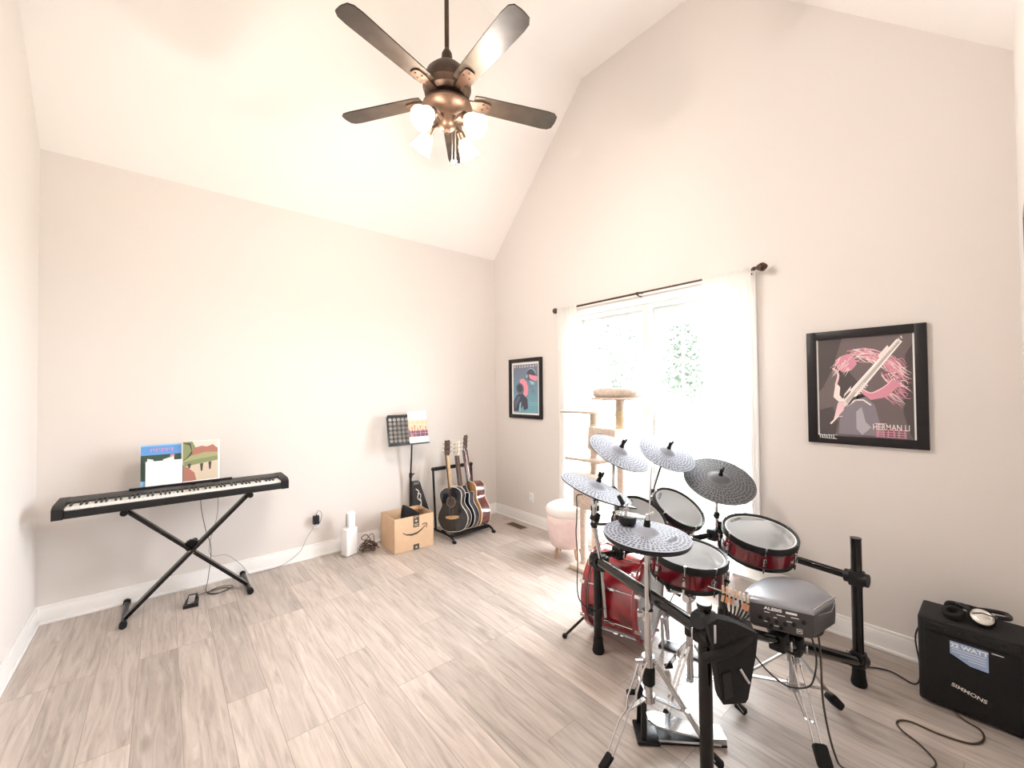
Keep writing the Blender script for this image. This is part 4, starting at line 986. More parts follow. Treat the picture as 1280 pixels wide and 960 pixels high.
b = MB(MK); b.lathe([(.0, .0085), (.065, .0085), (.067, .011), (.0, .0115)], 32, Matrix.Translation((-.03, 0, 0))); b.build('strike_pad', BLACKFAB, kd)
for k in range(8):
    a = R(22.5+45*k); d = V((math.cos(a), math.sin(a), 0)); b = MB(MK)
    b.cyl(d*.259+V((0, 0, -.012)), d*.259+V((0, 0, KL+.012)), .0036, seg=8)
    b.box(d*.262+V((0, 0, KL/2)), (.018, .018, .07), .005, Matrix.Rotation(a, 3, 'Z'))
    for zz in (.004, KL-.004): b.box(d*.268+V((0, 0, zz)), (.014, .024, .034), .004, Matrix.Rotation(a, 3, 'Z'))
    b.build('tension_rod', CHROME, kd)
for sgn, foot in ((1, V((-1.366, -2.473, .012))), (-1, V((-.76, -2.33, .012)))):
    p0 = MK @ V((-.06, sgn*.245, KL-.07)); 
    b = MB(); b.cyl(p0-(foot-p0).normalized()*.04, p0+(foot-p0)*.55, .0125, seg=12); b.cyl(p0+(foot-p0)*.5, foot, .0085, seg=12); s = b.build('spur', BLACKMETAL, kd)
    b = MB(); b.sphere(foot, .016); b.cyl(p0+(foot-p0)*.5, p0+(foot-p0)*.56, .016, seg=12); b.build('spur_tip', RUBBER, s)
    b = MB(); Mq = MK; b.at(MK); b.box((-.06, sgn*.25, KL-.07), (.06, .03, .05), .008); b.build('spur_bracket', BLACKMETAL, kd)
# kick pedal
fd = -KA; sd = V((fd.y, -fd.x, 0))
kp = thing('kick_pedal', (-.93, -3.05, 0), 'black and chrome kick pedal clamped to the bass drum hoop', 'pedal')
MPd = axes(V((-.965, -2.905, 0)), V((0, 0, 1)), fd)        # local x towards the drummer's heel
b = MB(MPd); b.box((.155, 0, .007), (.31, .085, .010), .003); b.build('base_plate', BLACKMETAL, kp)
b = MB(MPd); b.prism([(.03, -.035), (.10, -.042), (.22, -.036), (.31, -.036), (.31, .036), (.22, .036), (.10, .042), (.03, .035)], .012, .022)
b.bm.transform(Matrix.Identity(4)); bmesh.ops.rotate(b.bm, verts=b.bm.verts, cent=MPd @ V((.30, 0, .012)), matrix=Matrix.Rotation(R(14), 3, sd if sd.length else V((1, 0, 0)))); b.build('footboard', STEEL, kp)
b = MB(MPd); b.box((.275, 0, .022), (.07, .075, .02), .004); b.build('heel_plate', CHROME, kp)
for s in (-1, 1):
    b = MB(MPd); b.bar((.035, s*.055, .01), (.03, s*.055, .20), .018, .014, up=(0, 1, 0), bev=.003); b.build('post', CHROME, kp)
b = MB(MPd); b.cyl((.03, -.07, .195), (.03, .07, .195), .008, seg=12); b.lathe([(.0, -.012), (.03, -.012), (.034, -.006), (.034, .006), (.03, .012), (.0, .012)], 24, axes(V((.03, 0, .195)), (0, 1, 0))); b.build('axle', CHROME, kp)
b = MB(MPd); b.cyl((.03, 0, .195), (.10, 0, .36), .0042, seg=10); bt = b.build('beater_rod', CHROME, kp)
b = MB(MPd); b.cyl((.075, 0, .37), (.135, 0, .345), .026, .024, seg=20); b.build('beater', BLACKPLASTIC, bt)
b = MB(MPd); b.cyl((.045, -.048, .19), (.06, -.048, .07), .009, seg=10); b.build('spring', STEEL, kp)

# snare on its stand
snN = V((-.026, -.10, .995)); snC = V((-1.283, -3.261, .749))
small_drum('snare_drum', snC, snN, .185, .125, 'red snare drum with a white mesh head on a chrome stand beside the hi-hat', 8, badge=-110, xh=(1, 0, 0), logo_ang=100)
st = thing('snare_stand', (-1.283, -3.26, 0), 'chrome tripod stand under the red snare drum', 'stand')
MSn = axes(snC, snN, (1, 0, 0))
b = MB(); b.cyl((-1.283, -3.26, .24), (-1.283, -3.26, .50), .013, seg=14); b.cyl((-1.283, -3.26, .10), (-1.283, -3.26, .36), .0165, seg=14); b.build('tube', CHROME, st)
b = MB(); b.cyl((-1.283, -3.26, .335), (-1.283, -3.26, .385), .025, seg=16); b.bar((-1.283, -3.26, .36), (-1.235, -3.29, .37), .012, .018); b.build('height_clamp', BLACKPLASTIC, st)
b = MB(); b.sphere((-1.283, -3.26, .525), .032, (1, 1, .9)); b.cyl((-1.32, -3.26, .525), (-1.245, -3.26, .525), .02, seg=14); b.build('tilter', CHROME, st)
for k, a in enumerate((-63, 57, 177)):
    d = V((math.cos(R(a)), math.sin(R(a)), 0)); b = MB()
    tip = MSn @ V((d.x*.165, d.y*.165, -.128))
    b.tube([V((-1.283, -3.26, .545)), V((-1.283, -3.26, .56))+d*.05, tip+V((0, 0, -.02)), tip], .0085, 8, n=4); ar = b.build('basket_arm', CHROME, st)
    b = MB(); b.cyl(tip+V((0, 0, -.012)), MSn @ V((d.x*.188, d.y*.188, -.100)), .011, seg=10); b.build('rubber_claw', RUBBER, ar)
    c0 = V((-1.283, -3.26, 0)); foot = c0+d*.235; b = MB()
    for s in (-1, 1):
        q = V((-d.y, d.x, 0))*.010*s
        b.bar(c0+V((0, 0, .285))+d*.02+q, foot+V((0, 0, .02))+q, .012, .004, up=(0, 0, 1))
        b.bar(c0+V((0, 0, .12))+d*.018+q, c0+d*.13+V((0, 0, .145))+q, .012, .004)
    lg = b.build('leg', CHROME, st)
    b = MB(); b.bar(foot-d*.035+V((0, 0, .046)), foot+d*.012+V((0, 0, .013)), .03, .026, bev=.006); b.build('rubber_foot', RUBBER, lg)

# toms
small_drum('rack_tom', (-1.30, -3.007, .872), (-.173, -.609, .774), .147, .11, 'smaller red rack tom with white head, half hidden behind the hi-hat', 5, xh=(1, 0, 0))
small_drum('rack_tom', (-.949, -3.035, .871), (-.055, -.552, .832), .160, .115, 'red rack tom with tilted white head, behind the snare drum', 5, xh=(1, 0, 0), logo_ang=115)
small_drum('floor_tom', (-.807, -3.427, .791), (-.143, -.177, .974), .186, .13, 'red floor tom with a white head mounted on the right arm of the rack', 6, xh=(1, 0, 0), logo_ang=78)

# cymbals
def cymbal_mesh(rad, rise, t=.006, bell_r=None, bell_h=None):
    bell_r = bell_r or rad*.27; bell_h = bell_h or rad*.13
    top = [(.006, rise+bell_h), (bell_r*.35, rise+bell_h*.95), (bell_r*.7, rise+bell_h*.6), (bell_r*.95, rise+bell_h*.12), (bell_r*1.1, rise*.96)]
    for k in range(1, 9): u = k/8; r_ = bell_r*1.1+(rad-bell_r*1.1)*u; top.append((r_, rise*.96*(1-u**1.5)))
    return top
def lathe_uv(top, t, M, seg=72):
    b = MB(M); b.uv = True; n = len(top); rmax = top[-1][0]
    uvl = b.bm.loops.layers.uv.new('UVMap')
    ring = []
    for r_, z in top: ring.append([b.bm.verts.new(M @ V((r_*math.cos(2*math.pi*k/seg), r_*math.sin(2*math.pi*k/seg), z))) for k in range(seg)])
    low = [(rmax+.001, -t*.5), (rmax-.002, -t)] + [(r_, z-t) for r_, z in top[::-1][1:]]
    for r_, z in low: ring.append([b.bm.verts.new(M @ V((r_*math.cos(2*math.pi*k/seg), r_*math.sin(2*math.pi*k/seg), z))) for k in range(seg)])
    tot = len(ring)
    for i in range(tot):
        j = (i+1) % tot
        for k in range(seg):
            k2 = (k+1) % seg
            f = b.bm.faces.new((ring[i][k], ring[i][k2], ring[j][k2], ring[j][k])); f.material_index = 0 if j < n and i < n else 1
            rr_ = [top[i][0]/rmax if i < n else 1, top[j][0]/rmax if j < n else 1]
            uu = [k/seg, (k+1)/seg, (k+1)/seg, k/seg]; vv = [rr_[0], rr_[0], rr_[1], rr_[1]]
            for q, lp in enumerate(f.loops): lp[uvl].uv = (uu[q], vv[q])
    return b
def cymbal(name, c, n, rad, label, m_=None, group='grey electronic cymbals of the kit'):
    M = axes(V(c), n, V((1, 0, 0))); rise = rad*.07
    t = thing(name, c, label, 'cymbal', group)
    b = lathe_uv(cymbal_mesh(rad, rise), .007, M); b.bm.normal_update(); bmesh.ops.recalc_face_normals(b.bm, faces=b.bm.faces)
    b.build('cymbal_plate', [m_ or CYM, BLACKPLASTIC], t, ang=50)
    zt = rise+rad*.13
    b = MB(M); b.cyl((0, 0, zt-.012), (0, 0, zt+.012), .016, .013, seg=16); b.cyl((0, 0, zt+.012), (0, 0, zt+.048), .010, seg=12)
    b.box((0, 0, zt+.040), (.042, .012, .022), .004); b.box((-.017, 0, zt+.050), (.011, .011, .014), .003); b.box((.017, 0, zt+.050), (.011, .011, .014), .003); b.build('wing_nut', RUBBER, t)
    b = MB(M); b.cyl((0, 0, -.03), (0, 0, rise+.02), .017, .02, seg=16); b.build('sleeve', BLACKPLASTIC, t)
    b = MB(M); b.box((rad*.45, -rad*.30, -.012), (.05, .035, .018), .004); b.build('jack_box', BLACKPLASTIC, t)
    return M
nA, nB, nC, nD = V((.02, -.495, .869)), V((-.143, -.501, .853)), V((-.348, -.379, .858)), V((.203, -.285, .937))
cA, cB, cC, cD = V((-1.106, -2.72, 1.185)), V((-.605, -2.764, 1.134)), V((-.408, -3.039, .957)), V((-1.524, -2.866, 1.045))
cymbal('crash_cymbal', cA, nA, .2, 'grey crash cymbal tilted in front of the cat tree, highest left')
cymbal('crash_cymbal', cB, nB, .2, 'grey crash cymbal in the middle, right of the highest one, before the window')
cymbal('ride_cymbal', cC, nC, .23, 'largest and darkest grey cymbal, before the right curtain', CYMDARK)
cymbal('crash_cymbal', cD, nD, .2, 'leftmost grey crash cymbal, low over the pink ottoman')
hC = V((-1.663, -3.262, .928)); hN = V((.01, -.06, .998))
M = axes(hC, hN, (1, 0, 0))
hh = thing('hi_hat_cymbals', hC-V((0, 0, .03)), 'grey dimpled hi-hat cymbal pair, nearest and lowest of the cymbals', 'cymbal', 'grey electronic cymbals of the kit')
b = lathe_uv(cymbal_mesh(.192, .012), .008, M); bmesh.ops.recalc_face_normals(b.bm, faces=b.bm.faces); b.build('top_cymbal', [CYM, BLACKPLASTIC], hh, ang=50)
b = MB(M); b.lathe([(.02, -.018), (.14, -.014), (.189, -.009), (.190, -.013), (.185, -.022), (.14, -.036), (.06, -.045), (.02, -.045)], 56, closed=True); b.build('bottom_cymbal', BLACKPLASTIC, hh)
b = MB(M); b.cyl((0, 0, .034), (0, 0, .064), .016, .013, seg=16); b.m(1).cyl((0, 0, .064), (0, 0, .092), .009, seg=12); b.bar((0, 0, .085), (.04, -.01, .094), .006, .012); b.build('clutch', [RUBBER, CHROME], hh)
b = MB(M); b.text('ALESIS', .018, Matrix.Translation((.02, -.115, .012)) @ Matrix.Rotation(R(4), 4, 'X'), depth=.0004, sx=1.6); b.build('logo', INK, hh, smooth=False)
# hi-hat stand
hs = thing('hi_hat_stand', (-1.663, -3.262, 0), 'chrome hi-hat stand with double braced legs and footboard', 'stand')
hx, hy = -1.663, -3.262
b = MB(); b.cyl((hx, hy, .20), (hx, hy, .58), .0165, seg=18); b.build('lower_tube', CHROME, hs)
b = MB(); b.cyl((hx, hy, .56), (hx, hy, .86), .0125, seg=16); b.cyl((hx, hy, .86), (hx, hy, .885), .022, .03, seg=16); b.build('upper_tube', CHROME, hs)
b = MB(); b.cyl((hx, hy, .86), (hx+.018, hy-.02, 1.235), .0034, seg=8); b.build('pull_rod', STEEL, hs)
b = MB(); b.cyl((hx, hy, .545), (hx, hy, .59), .024, seg=16); b.bar((hx, hy, .57), (hx-.045, hy+.02, .575), .01, .018); b.build('height_clamp', CHROME, hs)
b = MB(); b.cyl((hx, hy, .345), (hx, hy, .385), .028, seg=18); b.bar((hx-.02, hy, .37), (hx-.07, hy+.02, .38), .008, .014); b.build('collar', CHROME, hs)
b = MB(); b.lathe([(.018, .255), (.027, .265), (.028, .33), (.018, .34)], 16, Matrix.Translation((hx, hy, 0))); b.build('memory_lock', RUBBER, hs)
b = MB(); b.cyl((hx, hy, .185), (hx, hy, .215), .026, seg=18); b.build('lower_collar', CHROME, hs)
for a in (171, -68, 52):
    d = V((math.cos(R(a)), math.sin(R(a)), 0)); q = V((-d.y, d.x, 0)); c0 = V((hx, hy, 0)); L0 = .285
    b = MB()
    if a == -68:
        for s in (-1, 1): b.bar(c0+d*.03+V((0, 0, .36))+q*.012*s, c0+d*L0*.93+V((0, 0, .035))+q*.012*s, .013, .005)
        b.bar(c0+d*.03+V((0, 0, .205)), c0+d*.165+V((0, 0, .19)), .022, .006)
    else:
        for s in (-1, 1): b.tube([c0+d*.025+V((0, 0, .37))+q*.010*s, c0+d*.05+V((0, 0, .35))+q*.016*s, c0+d*.115+V((0, 0, .235))+q*.018*s, c0+d*.135+V((0, 0, .20))+q*.006*s, c0+d*.17+V((0, 0, .16))+q*.016*s, c0+d*.235+V((0, 0, .065))+q*.014*s, c0+d*.258+V((0, 0, .04))+q*.003*s], .0042, 8)
        b.bar(c0+d*.03+V((0, 0, .205)), c0+d*.135+V((0, 0, .20)), .02, .006)
    lg = b.build('leg', CHROME, hs)
    b = MB(); f = c0+d*L0; b.bar(f-d*.05+V((0, 0, .055)), f+d*.008+V((0, 0, .013)), .032, .026, bev=.007); b.build('rubber_foot', RUBBER, lg)
fh = (V((-1.36, -3.45, 0))-V((-1.62, -3.19, 0))).normalized(); 
MH = axes(V((-1.655, -3.215, 0)), V((0, 0, 1)), fh)
b = MB(MH); b.box((.02, 0, .012), (.10, .13, .018), .005); b.prism([(.0, -.06), (.08, -.05), (.36, -.045), (.36, .045), (.08, .05), (.0, .06)], .002, .010)
for s in (-1, 1): b.bar((.0, s*.05, .01), (.005, s*.036, .20), .024, .014, up=(0, 1, 0), bev=.003)
b.build('pedal_frame', BLACKMETAL, hs)
b = MB(MH); b.prism([(.02, -.02), (.05, -.042), (.12, -.050), (.20, -.042), (.28, -.045), (.28, .045), (.20, .042), (.12, .050), (.05, .042), (.02, .02)], .0, .008)
bmesh.ops.rotate(b.bm, verts=b.bm.verts, cent=MH @ V((.28, 0, 0)), matrix=Matrix.Rotation(R(13), 3, (MH.to_3x3() @ V((0, 1, 0))))); bmesh.ops.translate(b.bm, verts=b.bm.verts, vec=(0, 0, .022)); fb_ = b.build('footboard', CHROME, hs)
b = MB(MH); b.prism([(.285, -.045), (.36, -.042), (.36, .042), (.285, .045)], .010, .036)
for k in range(6): b.box((.30+k*.010, 0, .037), (.003, .07, .002))
b.build('heel_plate', STEEL, hs)
b = MB(MH); b.cyl((.06, -.062, .03), (.33, -.056, .02), .004, seg=8); b.cyl((.06, .062, .03), (.33, .056, .02), .004, seg=8); b.build('radius_rod', STEEL, hs)

# rack
rk = thing('drum_rack', (-1.0, -3.25, 0), 'black tubular drum rack with four posts and chrome cymbal arms', 'drum rack')
Lp, Fp, Rp, Np = V((-1.321, -2.706, 0)), V((-.42, -3.05, 0)), V((-.495, -3.787, 0)), V((-1.76, -3.565, 0))
zN, zL = .66, .55
for p, zt in ((Lp, .60), (Fp, .68), (Rp, .775), (Np, .76)):
    b = MB(); b.cyl(p+V((0, 0, .03)), p+V((0, 0, zt)), .0245, seg=24); b.cyl(p+V((0, 0, zt-.004)), p+V((0, 0, zt+.004)), .0255, seg=24); ps = b.build('post', BLACKGLOSS, rk)
    b = MB(Matrix.Translation(p)); b.lathe([(.0, .0), (.032, .0), (.036, .012), (.030, .05), (.028, .09), (.0245, .095)], 24); b.build('rubber_foot', RUBBER, ps)
b = MB(); b.cyl(Np+V((0, 0, .755)), Np+V((0, 0, .768)), .0275, seg=24); b.m(1).cyl(Np+V((0, 0, .768)), Np+V((0, 0, .770)), .0245, seg=24); b.build('white_top_cap', [BLACKPLASTIC, WHITEP], rk, label='post cap with white disc')
def rbar(p0, p1, r, m_=BLACKGLOSS): b = MB(); b.cyl(p0, p1, r, seg=20); return b.build('crossbar', m_, rk)
zz = lambda p, z: V((p.x, p.y, z))
rbar(zz(Lp, zL), zz(Np, zN), .0265)
rbar(zz(Lp, .575), zz(Fp, .60), .020)
rbar(zz(Fp, .58), zz(Rp, .565), .020)
mA, mB_ = zz(Np, .70), zz(Rp, .125)
rbar(mA, mA.lerp(mB_, .45), .0205); rbar(mA.lerp(mB_, .42), mB_, .0295)
def clamp(p, d, L=.085, r=.034):
    b = MB(); d = V(d).normalized(); b.cyl(V(p)-d*L*.5, V(p)+d*L*.5, r, seg=18); b.box(V(p), (.066, .066, .078), .010); o = b.build('clamp', BLACKPLASTIC, rk)
    b = MB(); s = V((d.y, -d.x, 0)); s = s.normalized() if s.length > .01 else V((1, 0, 0))
    b.cyl(V(p)+s*.03, V(p)+s*.052, .005, seg=8); b.bar(V(p)+s*.052+V((0, 0, -.022)), V(p)+s*.052+V((0, 0, .022)), .012, .008, bev=.003); b.build('wing_bolt', CHROME, o); return o
dLN = (zz(Np, zN)-zz(Lp, zL)); clamp(zz(Lp, zL), dLN); clamp(zz(Np, zN), dLN, .1); clamp(zz(Lp, .575+.01), (Fp-Lp)) if False else None
clamp(zz(Fp, .59), (Fp-Lp)); clamp(zz(Rp, .565), (Fp-Rp), .10); clamp(zz(Rp, .135), (mA-mB_), .11, .034); clamp(mA, (mB_-mA), .08)
clamp(mA.lerp(mB_, .40), (mB_-mA), .07, .03); clamp(mA.lerp(mB_, .50), (mB_-mA), .05, .034)
b = MB(); p = mA.lerp(mB_, .40); b.bar(p, p+V((.08, .09, .13)), .05, .05, bev=.008); b.build('module_mount', BLACKPLASTIC, rk)
def arm(pts, r, top_c, top_n, low=.05):
    b = MB(); b.tube(pts, r, 12); a = b.build('cymbal_arm', CHROME, rk)
    e = V(pts[-1]); tn = V(top_n).normalized(); base = V(top_c)-tn*low
    b = MB(); b.cyl(e-V((0, 0, .015)), e+V((0, 0, .02)), .016, seg=14); b.cyl(e+V((-.022, 0, .012)), e+V((.022, 0, .012)), .014, seg=14); b.tube([e+V((0, 0, .01)), base, V(top_c)], .0065, 8); b.build('tilter', CHROME, a)
    for q in pts[1:-1]:
        b = MB(); b.cyl(V(q)-V((0, 0, .02)), V(q)+V((0, 0, .02)), .017, seg=14); b.cyl(V(q)+V((-.02, .0, 0)), V(q)+V((.02, 0, 0)), .015, seg=14); b.build('joint', BLACKPLASTIC, a)
bl = lambda u: zz(Lp, .575).lerp(zz(Fp, .60), u)
arm([V((-1.30, -2.745, .22)), V((-1.325, -2.742, .53)), V((-1.43, -2.775, .81)), V((-1.50, -2.835, .95))], .0125, cD, nD)
arm([bl(.16), V((-1.145, -2.70, .95)), cA-nA*.085], .0105, cA, nA)
arm([bl(.52), V((-.84, -2.80, .83)), V((-.76, -2.745, .88)), cB-nB*.09], .0095, cB, nB)
arm([V((-.44, -3.03, .58)), V((-.435, -3.03, .72)), cC-nC*.08], .0105, cC, nC)
clamp(V((-1.318, -2.738, .545)), (0, 0, 1), .09, .026); clamp(bl(.52), Fp-Lp, .07, .03); clamp(bl(.16), Fp-Lp, .07, .03); clamp(bl(.93), Fp-Lp, .07, .032)
# tom arms
def tom_arm(p0, c, n, rad, depth, side):
    n = V(n).normalized(); M = axes(V(c), n, (1, 0, 0)); q = M @ V((side[0]*rad*.97, side[1]*rad*.97, -depth*.55))
    b = MB(); b.tube([V(p0), V(p0).lerp(q, .5)+V((0, 0, .02)), q], .0095, 10, n=5); a = b.build('tom_arm', BLACKMETAL, rk)
    b = MB(); b.sphere(q, .02); b.box(V(p0), (.055, .055, .06), .008); b.build('tom_bracket', BLACKPLASTIC, a)
tom_arm(bl(.34), (-1.30, -3.007, .872), (-.173, -.609, .774), .147, .11, (.25, .97))
tom_arm(bl(.60), (-.949, -3.035, .871), (-.055, -.552, .832), .16, .115, (-.6, .8))
tom_arm(V((-.445, -3.30, .577)), (-.807, -3.427, .791), (-.143, -.177, .974), .186, .13, (.97, .25))
b = MB(); p = V((-.845, -2.835, .80)); b.box(p, (.06, .05, .06), .008, Matrix.Rotation(R(25), 3, 'Z')); b.build('clamp', BLACKPLASTIC, rk)
# pod near the hi-hat
pd = thing('trigger_pad', (-1.66, -3.14, .90), 'small black pad under a clear plate, behind the hi-hat cymbal', 'drum pad')
MPD = axes(V((-1.655, -3.155, .972)), (.05, -.12, .99), (.766, -.643, 0))
b = MB(MPD); b.lathe([(.0, -.022), (.036, -.022), (.041, -.014), (.041, .012), (.036, .016), (.0, .016)], 28); b.build('pad_body', BLACKPLASTIC, pd)
b = MB(MPD); b.prism([(-.065, -.02), (-.055, .03), (-.02, .05), (.05, .03), (.085, -.01), (.03, -.03)], .018, .022); b.build('clear_plate', CLEAR, pd)
b = MB(MPD); b.cyl((-.01, 0, .016), (-.01, 0, .075), .006, seg=10); b.box((-.01, 0, .045), (.03, .01, .014), .003); b.build('bolt', CHROME, pd)
b = MB(MPD); b.prism([(-.05, .0), (-.02, .06), (.0, .06), (.04, .0)], .05, .056); b.bar((-.02, .02, .06), (-.045, .03, .10), .03, .02, bev=.004); b.build('bracket', BLACKMETAL, pd)
b = MB(); b.tube([V((-1.43, -2.775, .81)), V((-1.50, -2.93, .86)), V((-1.60, -3.10, .945))], .008, 10, n=5); o = b.build('pad_rod', BLACKMETAL, pd)
b = MB(); b.box((-1.452, -2.80, .86), (.045, .045, .05), .008, Matrix.Rotation(R(30), 3, 'Y')); b.box((-1.44, -2.79, .905), (.04, .035, .035), .006); b.cyl((-1.44, -2.775, .9), (-1.42, -2.765, 1.0), .008, seg=10); b.build('rod_clamp', BLACKPLASTIC, pd)

# drum module
md = thing('drum_module', (-1.19, -3.68, .55), 'grey topped drum sound module with a black labelled jack panel', 'drum module')
outl = [(-1.37, -3.580), (-1.295, -3.795), (-1.100, -3.825), (-1.005, -3.735), (-1.000, -3.63), (-1.05, -3.58), (-1.12, -3.548), (-1.24, -3.535), (-1.325, -3.54)]
cx_, cy_ = -1.18, -3.67
far = spline([(x, y, 0) for x, y in outl[2:]], 5)
po_ = [outl[0], outl[1]] + [(p.x, p.y) for p in far]
def ringz(s, z): return [V((cx_+(x-cx_)*s, cy_+(y-cy_)*s, z)) for x, y in po_]
def zt_(p): return .655
b = MB(); rings = [ringz(.90, .545), ringz(.985, .56), ringz(1.0, .60), ringz(1.0, .650)]
vs = [v for r_ in rings for v in r_]; n_ = len(po_)
b.add(vs, [(i*n_+k, i*n_+(k+1) % n_, (i+1)*n_+(k+1) % n_, (i+1)*n_+k) for i in range(3) for k in range(n_)] + [tuple(range(n_-1, -1, -1)), tuple(range(3*n_, 4*n_))])
b.build('jack_panel_body', mat('dark module plastic', (.05, .045, .048), .45, nz=.1), md)
b = MB(); rings = [ringz(1.008, .650), ringz(1.008, .657), ringz(.97, .667), ringz(.80, .674), ringz(.4, .677)]
vs = [v for r_ in rings for v in r_]
b.add(vs, [(i*n_+k, i*n_+(k+1) % n_, (i+1)*n_+(k+1) % n_, (i+1)*n_+k) for i in range(4) for k in range(n_)] + [tuple(range(n_-1, -1, -1)), tuple(range(4*n_, 5*n_))])
b.build('top_shell', GREYSHELL, md, ang=50)
pa, pb = V((outl[0][0], outl[0][1], 0)), V((outl[1][0], outl[1][1], 0)); pdx = (pb-pa).normalized(); pn = V((pdx.y, -pdx.x, 0))
if pn.dot(V((-1, -.2, 0))) < 0: pn = -pn
MM = axes((pa+pb)/2+V((0, 0, .602))+pn*.0008, pn, pdx)
b = MB(MM); b.text('ALESIS', .017, Matrix.Translation((-.028, .036, 0)), depth=.0004, sx=1.35, bold=.0006); b.rect(.018, .031, .058, .040, .0004)
for (x, y, w) in ((-.05, .020, .02), (.0, .018, .03), (.05, .02, .028), (-.02, .004, .012), (.03, .0, .02), (-.055, -.02, .012), (-.01, -.03, .03)): b.rect(x-w/2, y-.0016, x+w/2, y+.0016, .0004)
b.stroke([(.056, -.022), (.074, -.022), (.074, -.038), (.056, -.038), (.056, -.022)], .0025, .0004); b.stroke([(.060, -.030), (.070, -.030)], .004, .0004); b.build('panel_lettering', WHITEINK, md, smooth=False)
b = MB(MM)
for (x, y) in ((-.075, -.008), (-.045, -.008), (-.015, -.012), (.015, -.014), (.045, -.008), (-.035, -.034), (.0, -.034), (.08, .01)): b.lathe([(.0, .0), (.008, .0), (.008, .003), (.005, .003), (.005, .001), (.0, .001)], 14, Matrix.Translation((x, y, 0)))
b.build('jack_sockets', BLACKPLASTIC, md)
b = MB(MM)
for x in (-.045, -.005): b.box((x, .060, -.008), (.012, .006, .008), .002)
b.build('cable_hooks', BLACKPLASTIC, md)
b = MB(); p1, p2 = V((outl[1][0], outl[1][1], .672)), V((outl[2][0], outl[2][1], .672)); b.tube([p1, p1.lerp(p2, .5)+V((0, 0, .004)), p2], .0028, 6); b.tube([p1.lerp(p2, .15)+V((0, -.003, -.03)), p2.lerp(p1, .25)+V((0, -.004, -.045)), p2+V((0, -.002, -.006))], .0015, 6); b.build('crease_highlight', CHROME, md)  # thin chrome lines stand in for the highlight along the module's corner creases
# loom of trigger cables
lm = thing('trigger_cables', (-1.42, -3.56, .55), 'bundle of black trigger cables with tan plugs and orange tags beside the module', 'cables')
rr = random.Random(3); p0, p1 = V((-1.452, -3.503, .69)), V((-1.352, -3.585, .640)); cpl = []
for k in range(8):
    u = k/7; p = p0.lerp(p1, u); tipz = .022+.006*rr.random()
    b = MB(); b.cyl(p+V((0, 0, -.004)), p+V((.004*rr.uniform(-1, 1), 0, .020)), .0062, .0052, seg=10); b.sphere(p+V((.0, 0, .024)), .0058, seg=10, rings=6); b.build('plug', TAN if k in (0, 1, 3) else mat('cream plug', (.82, .72, .64), .5), lm)
    q1 = p+V((.012*rr.uniform(-1, 1), .004, -.045)); q2 = p.lerp(V((-1.46, -3.52, .54)), .5)+V((0, 0, -.03)); q3 = V((-1.50+.015*rr.uniform(-1, 1), -3.50+.02*rr.uniform(-1, 1), .545)); q4 = V((-1.70, -3.545+.02*rr.uniform(-1, 1), .66))
    b = MB(); b.tube([p, p+V((0, 0, -.02)), q1, q2, q3, q4], .0042, 6, n=5); cb_ = b.build('cable', CABLE, lm, ang=80)
    if k != 4:
        b = MB(); q0 = p+V((0, 0, -.014)); b.cyl(q0, q0+(q1-q0)*.85, .0062, seg=8); b.build('tag', ORANGE if k in (1, 2, 5, 6) else TAN if k in (0, 7) else mat('pale tag', (.72, .72, .78), .5), cb_)
b = MB(); b.tube([V((-1.44, -3.50, .60)), V((-1.40, -3.55, .56)), V((-1.42, -3.58, .53)), V((-1.5, -3.54, .53))], .012, 8, n=5); b.build('cable_wrap', BLACKFAB, lm, ang=80)
b = MB(); b.cyl((-1.503, -3.461, .716), (-1.352, -3.587, .644), .0028, seg=8); b.build('cable_bar', CHROME, lm)
# black stick bag hanging on the near post
sb = thing('stick_bag', (-1.76, -3.63, .44), 'black stick bag hanging on the nearest rack post', 'bag')
MSB = axes(V((-1.765, -3.615, 0)), (-.643, -.766, 0), (.766, -.643, 0))
b = MB(MSB); pr = [(-.055, .735), (-.02, .755), (.04, .74), (.125, .70), (.115, .62), (.085, .47), (.075, .455), (-.005, .45), (-.012, .47), (-.03, .62)]
b.prism(pr, .0, .045); ed = [e for e in b.bm.edges if e.is_manifold and e.calc_face_angle(0) > .9]; bmesh.ops.bevel(b.bm, geom=ed, offset=.012, segments=3, affect='EDGES'); b.build('pouch', BLACKFAB, sb, ang=60)
b = MB(MSB); b.tube([(-.055, .60, .02), (-.02, .63, .047), (.04, .655, .048), (.10, .685, .03), (.12, .70, -.02)], .017, 10, n=5); b.build('strap', BLACKFAB, sb, ang=80)
b = MB(MSB); b.tube([(.055, .58, .047), (.075, .545, .05), (.085, .53, .05)], .006, 8); b.m(1).box((-.03, .70, .04), (.012, .07, .012), .004); b.build('buckle', [CHROME, STEEL], sb)
b = MB(MSB); b.prism([(-.01, .56), (.02, .57), (.03, .48), (.0, .47)], .045, .05); b.build('pocket', BLACKPLASTIC, sb)

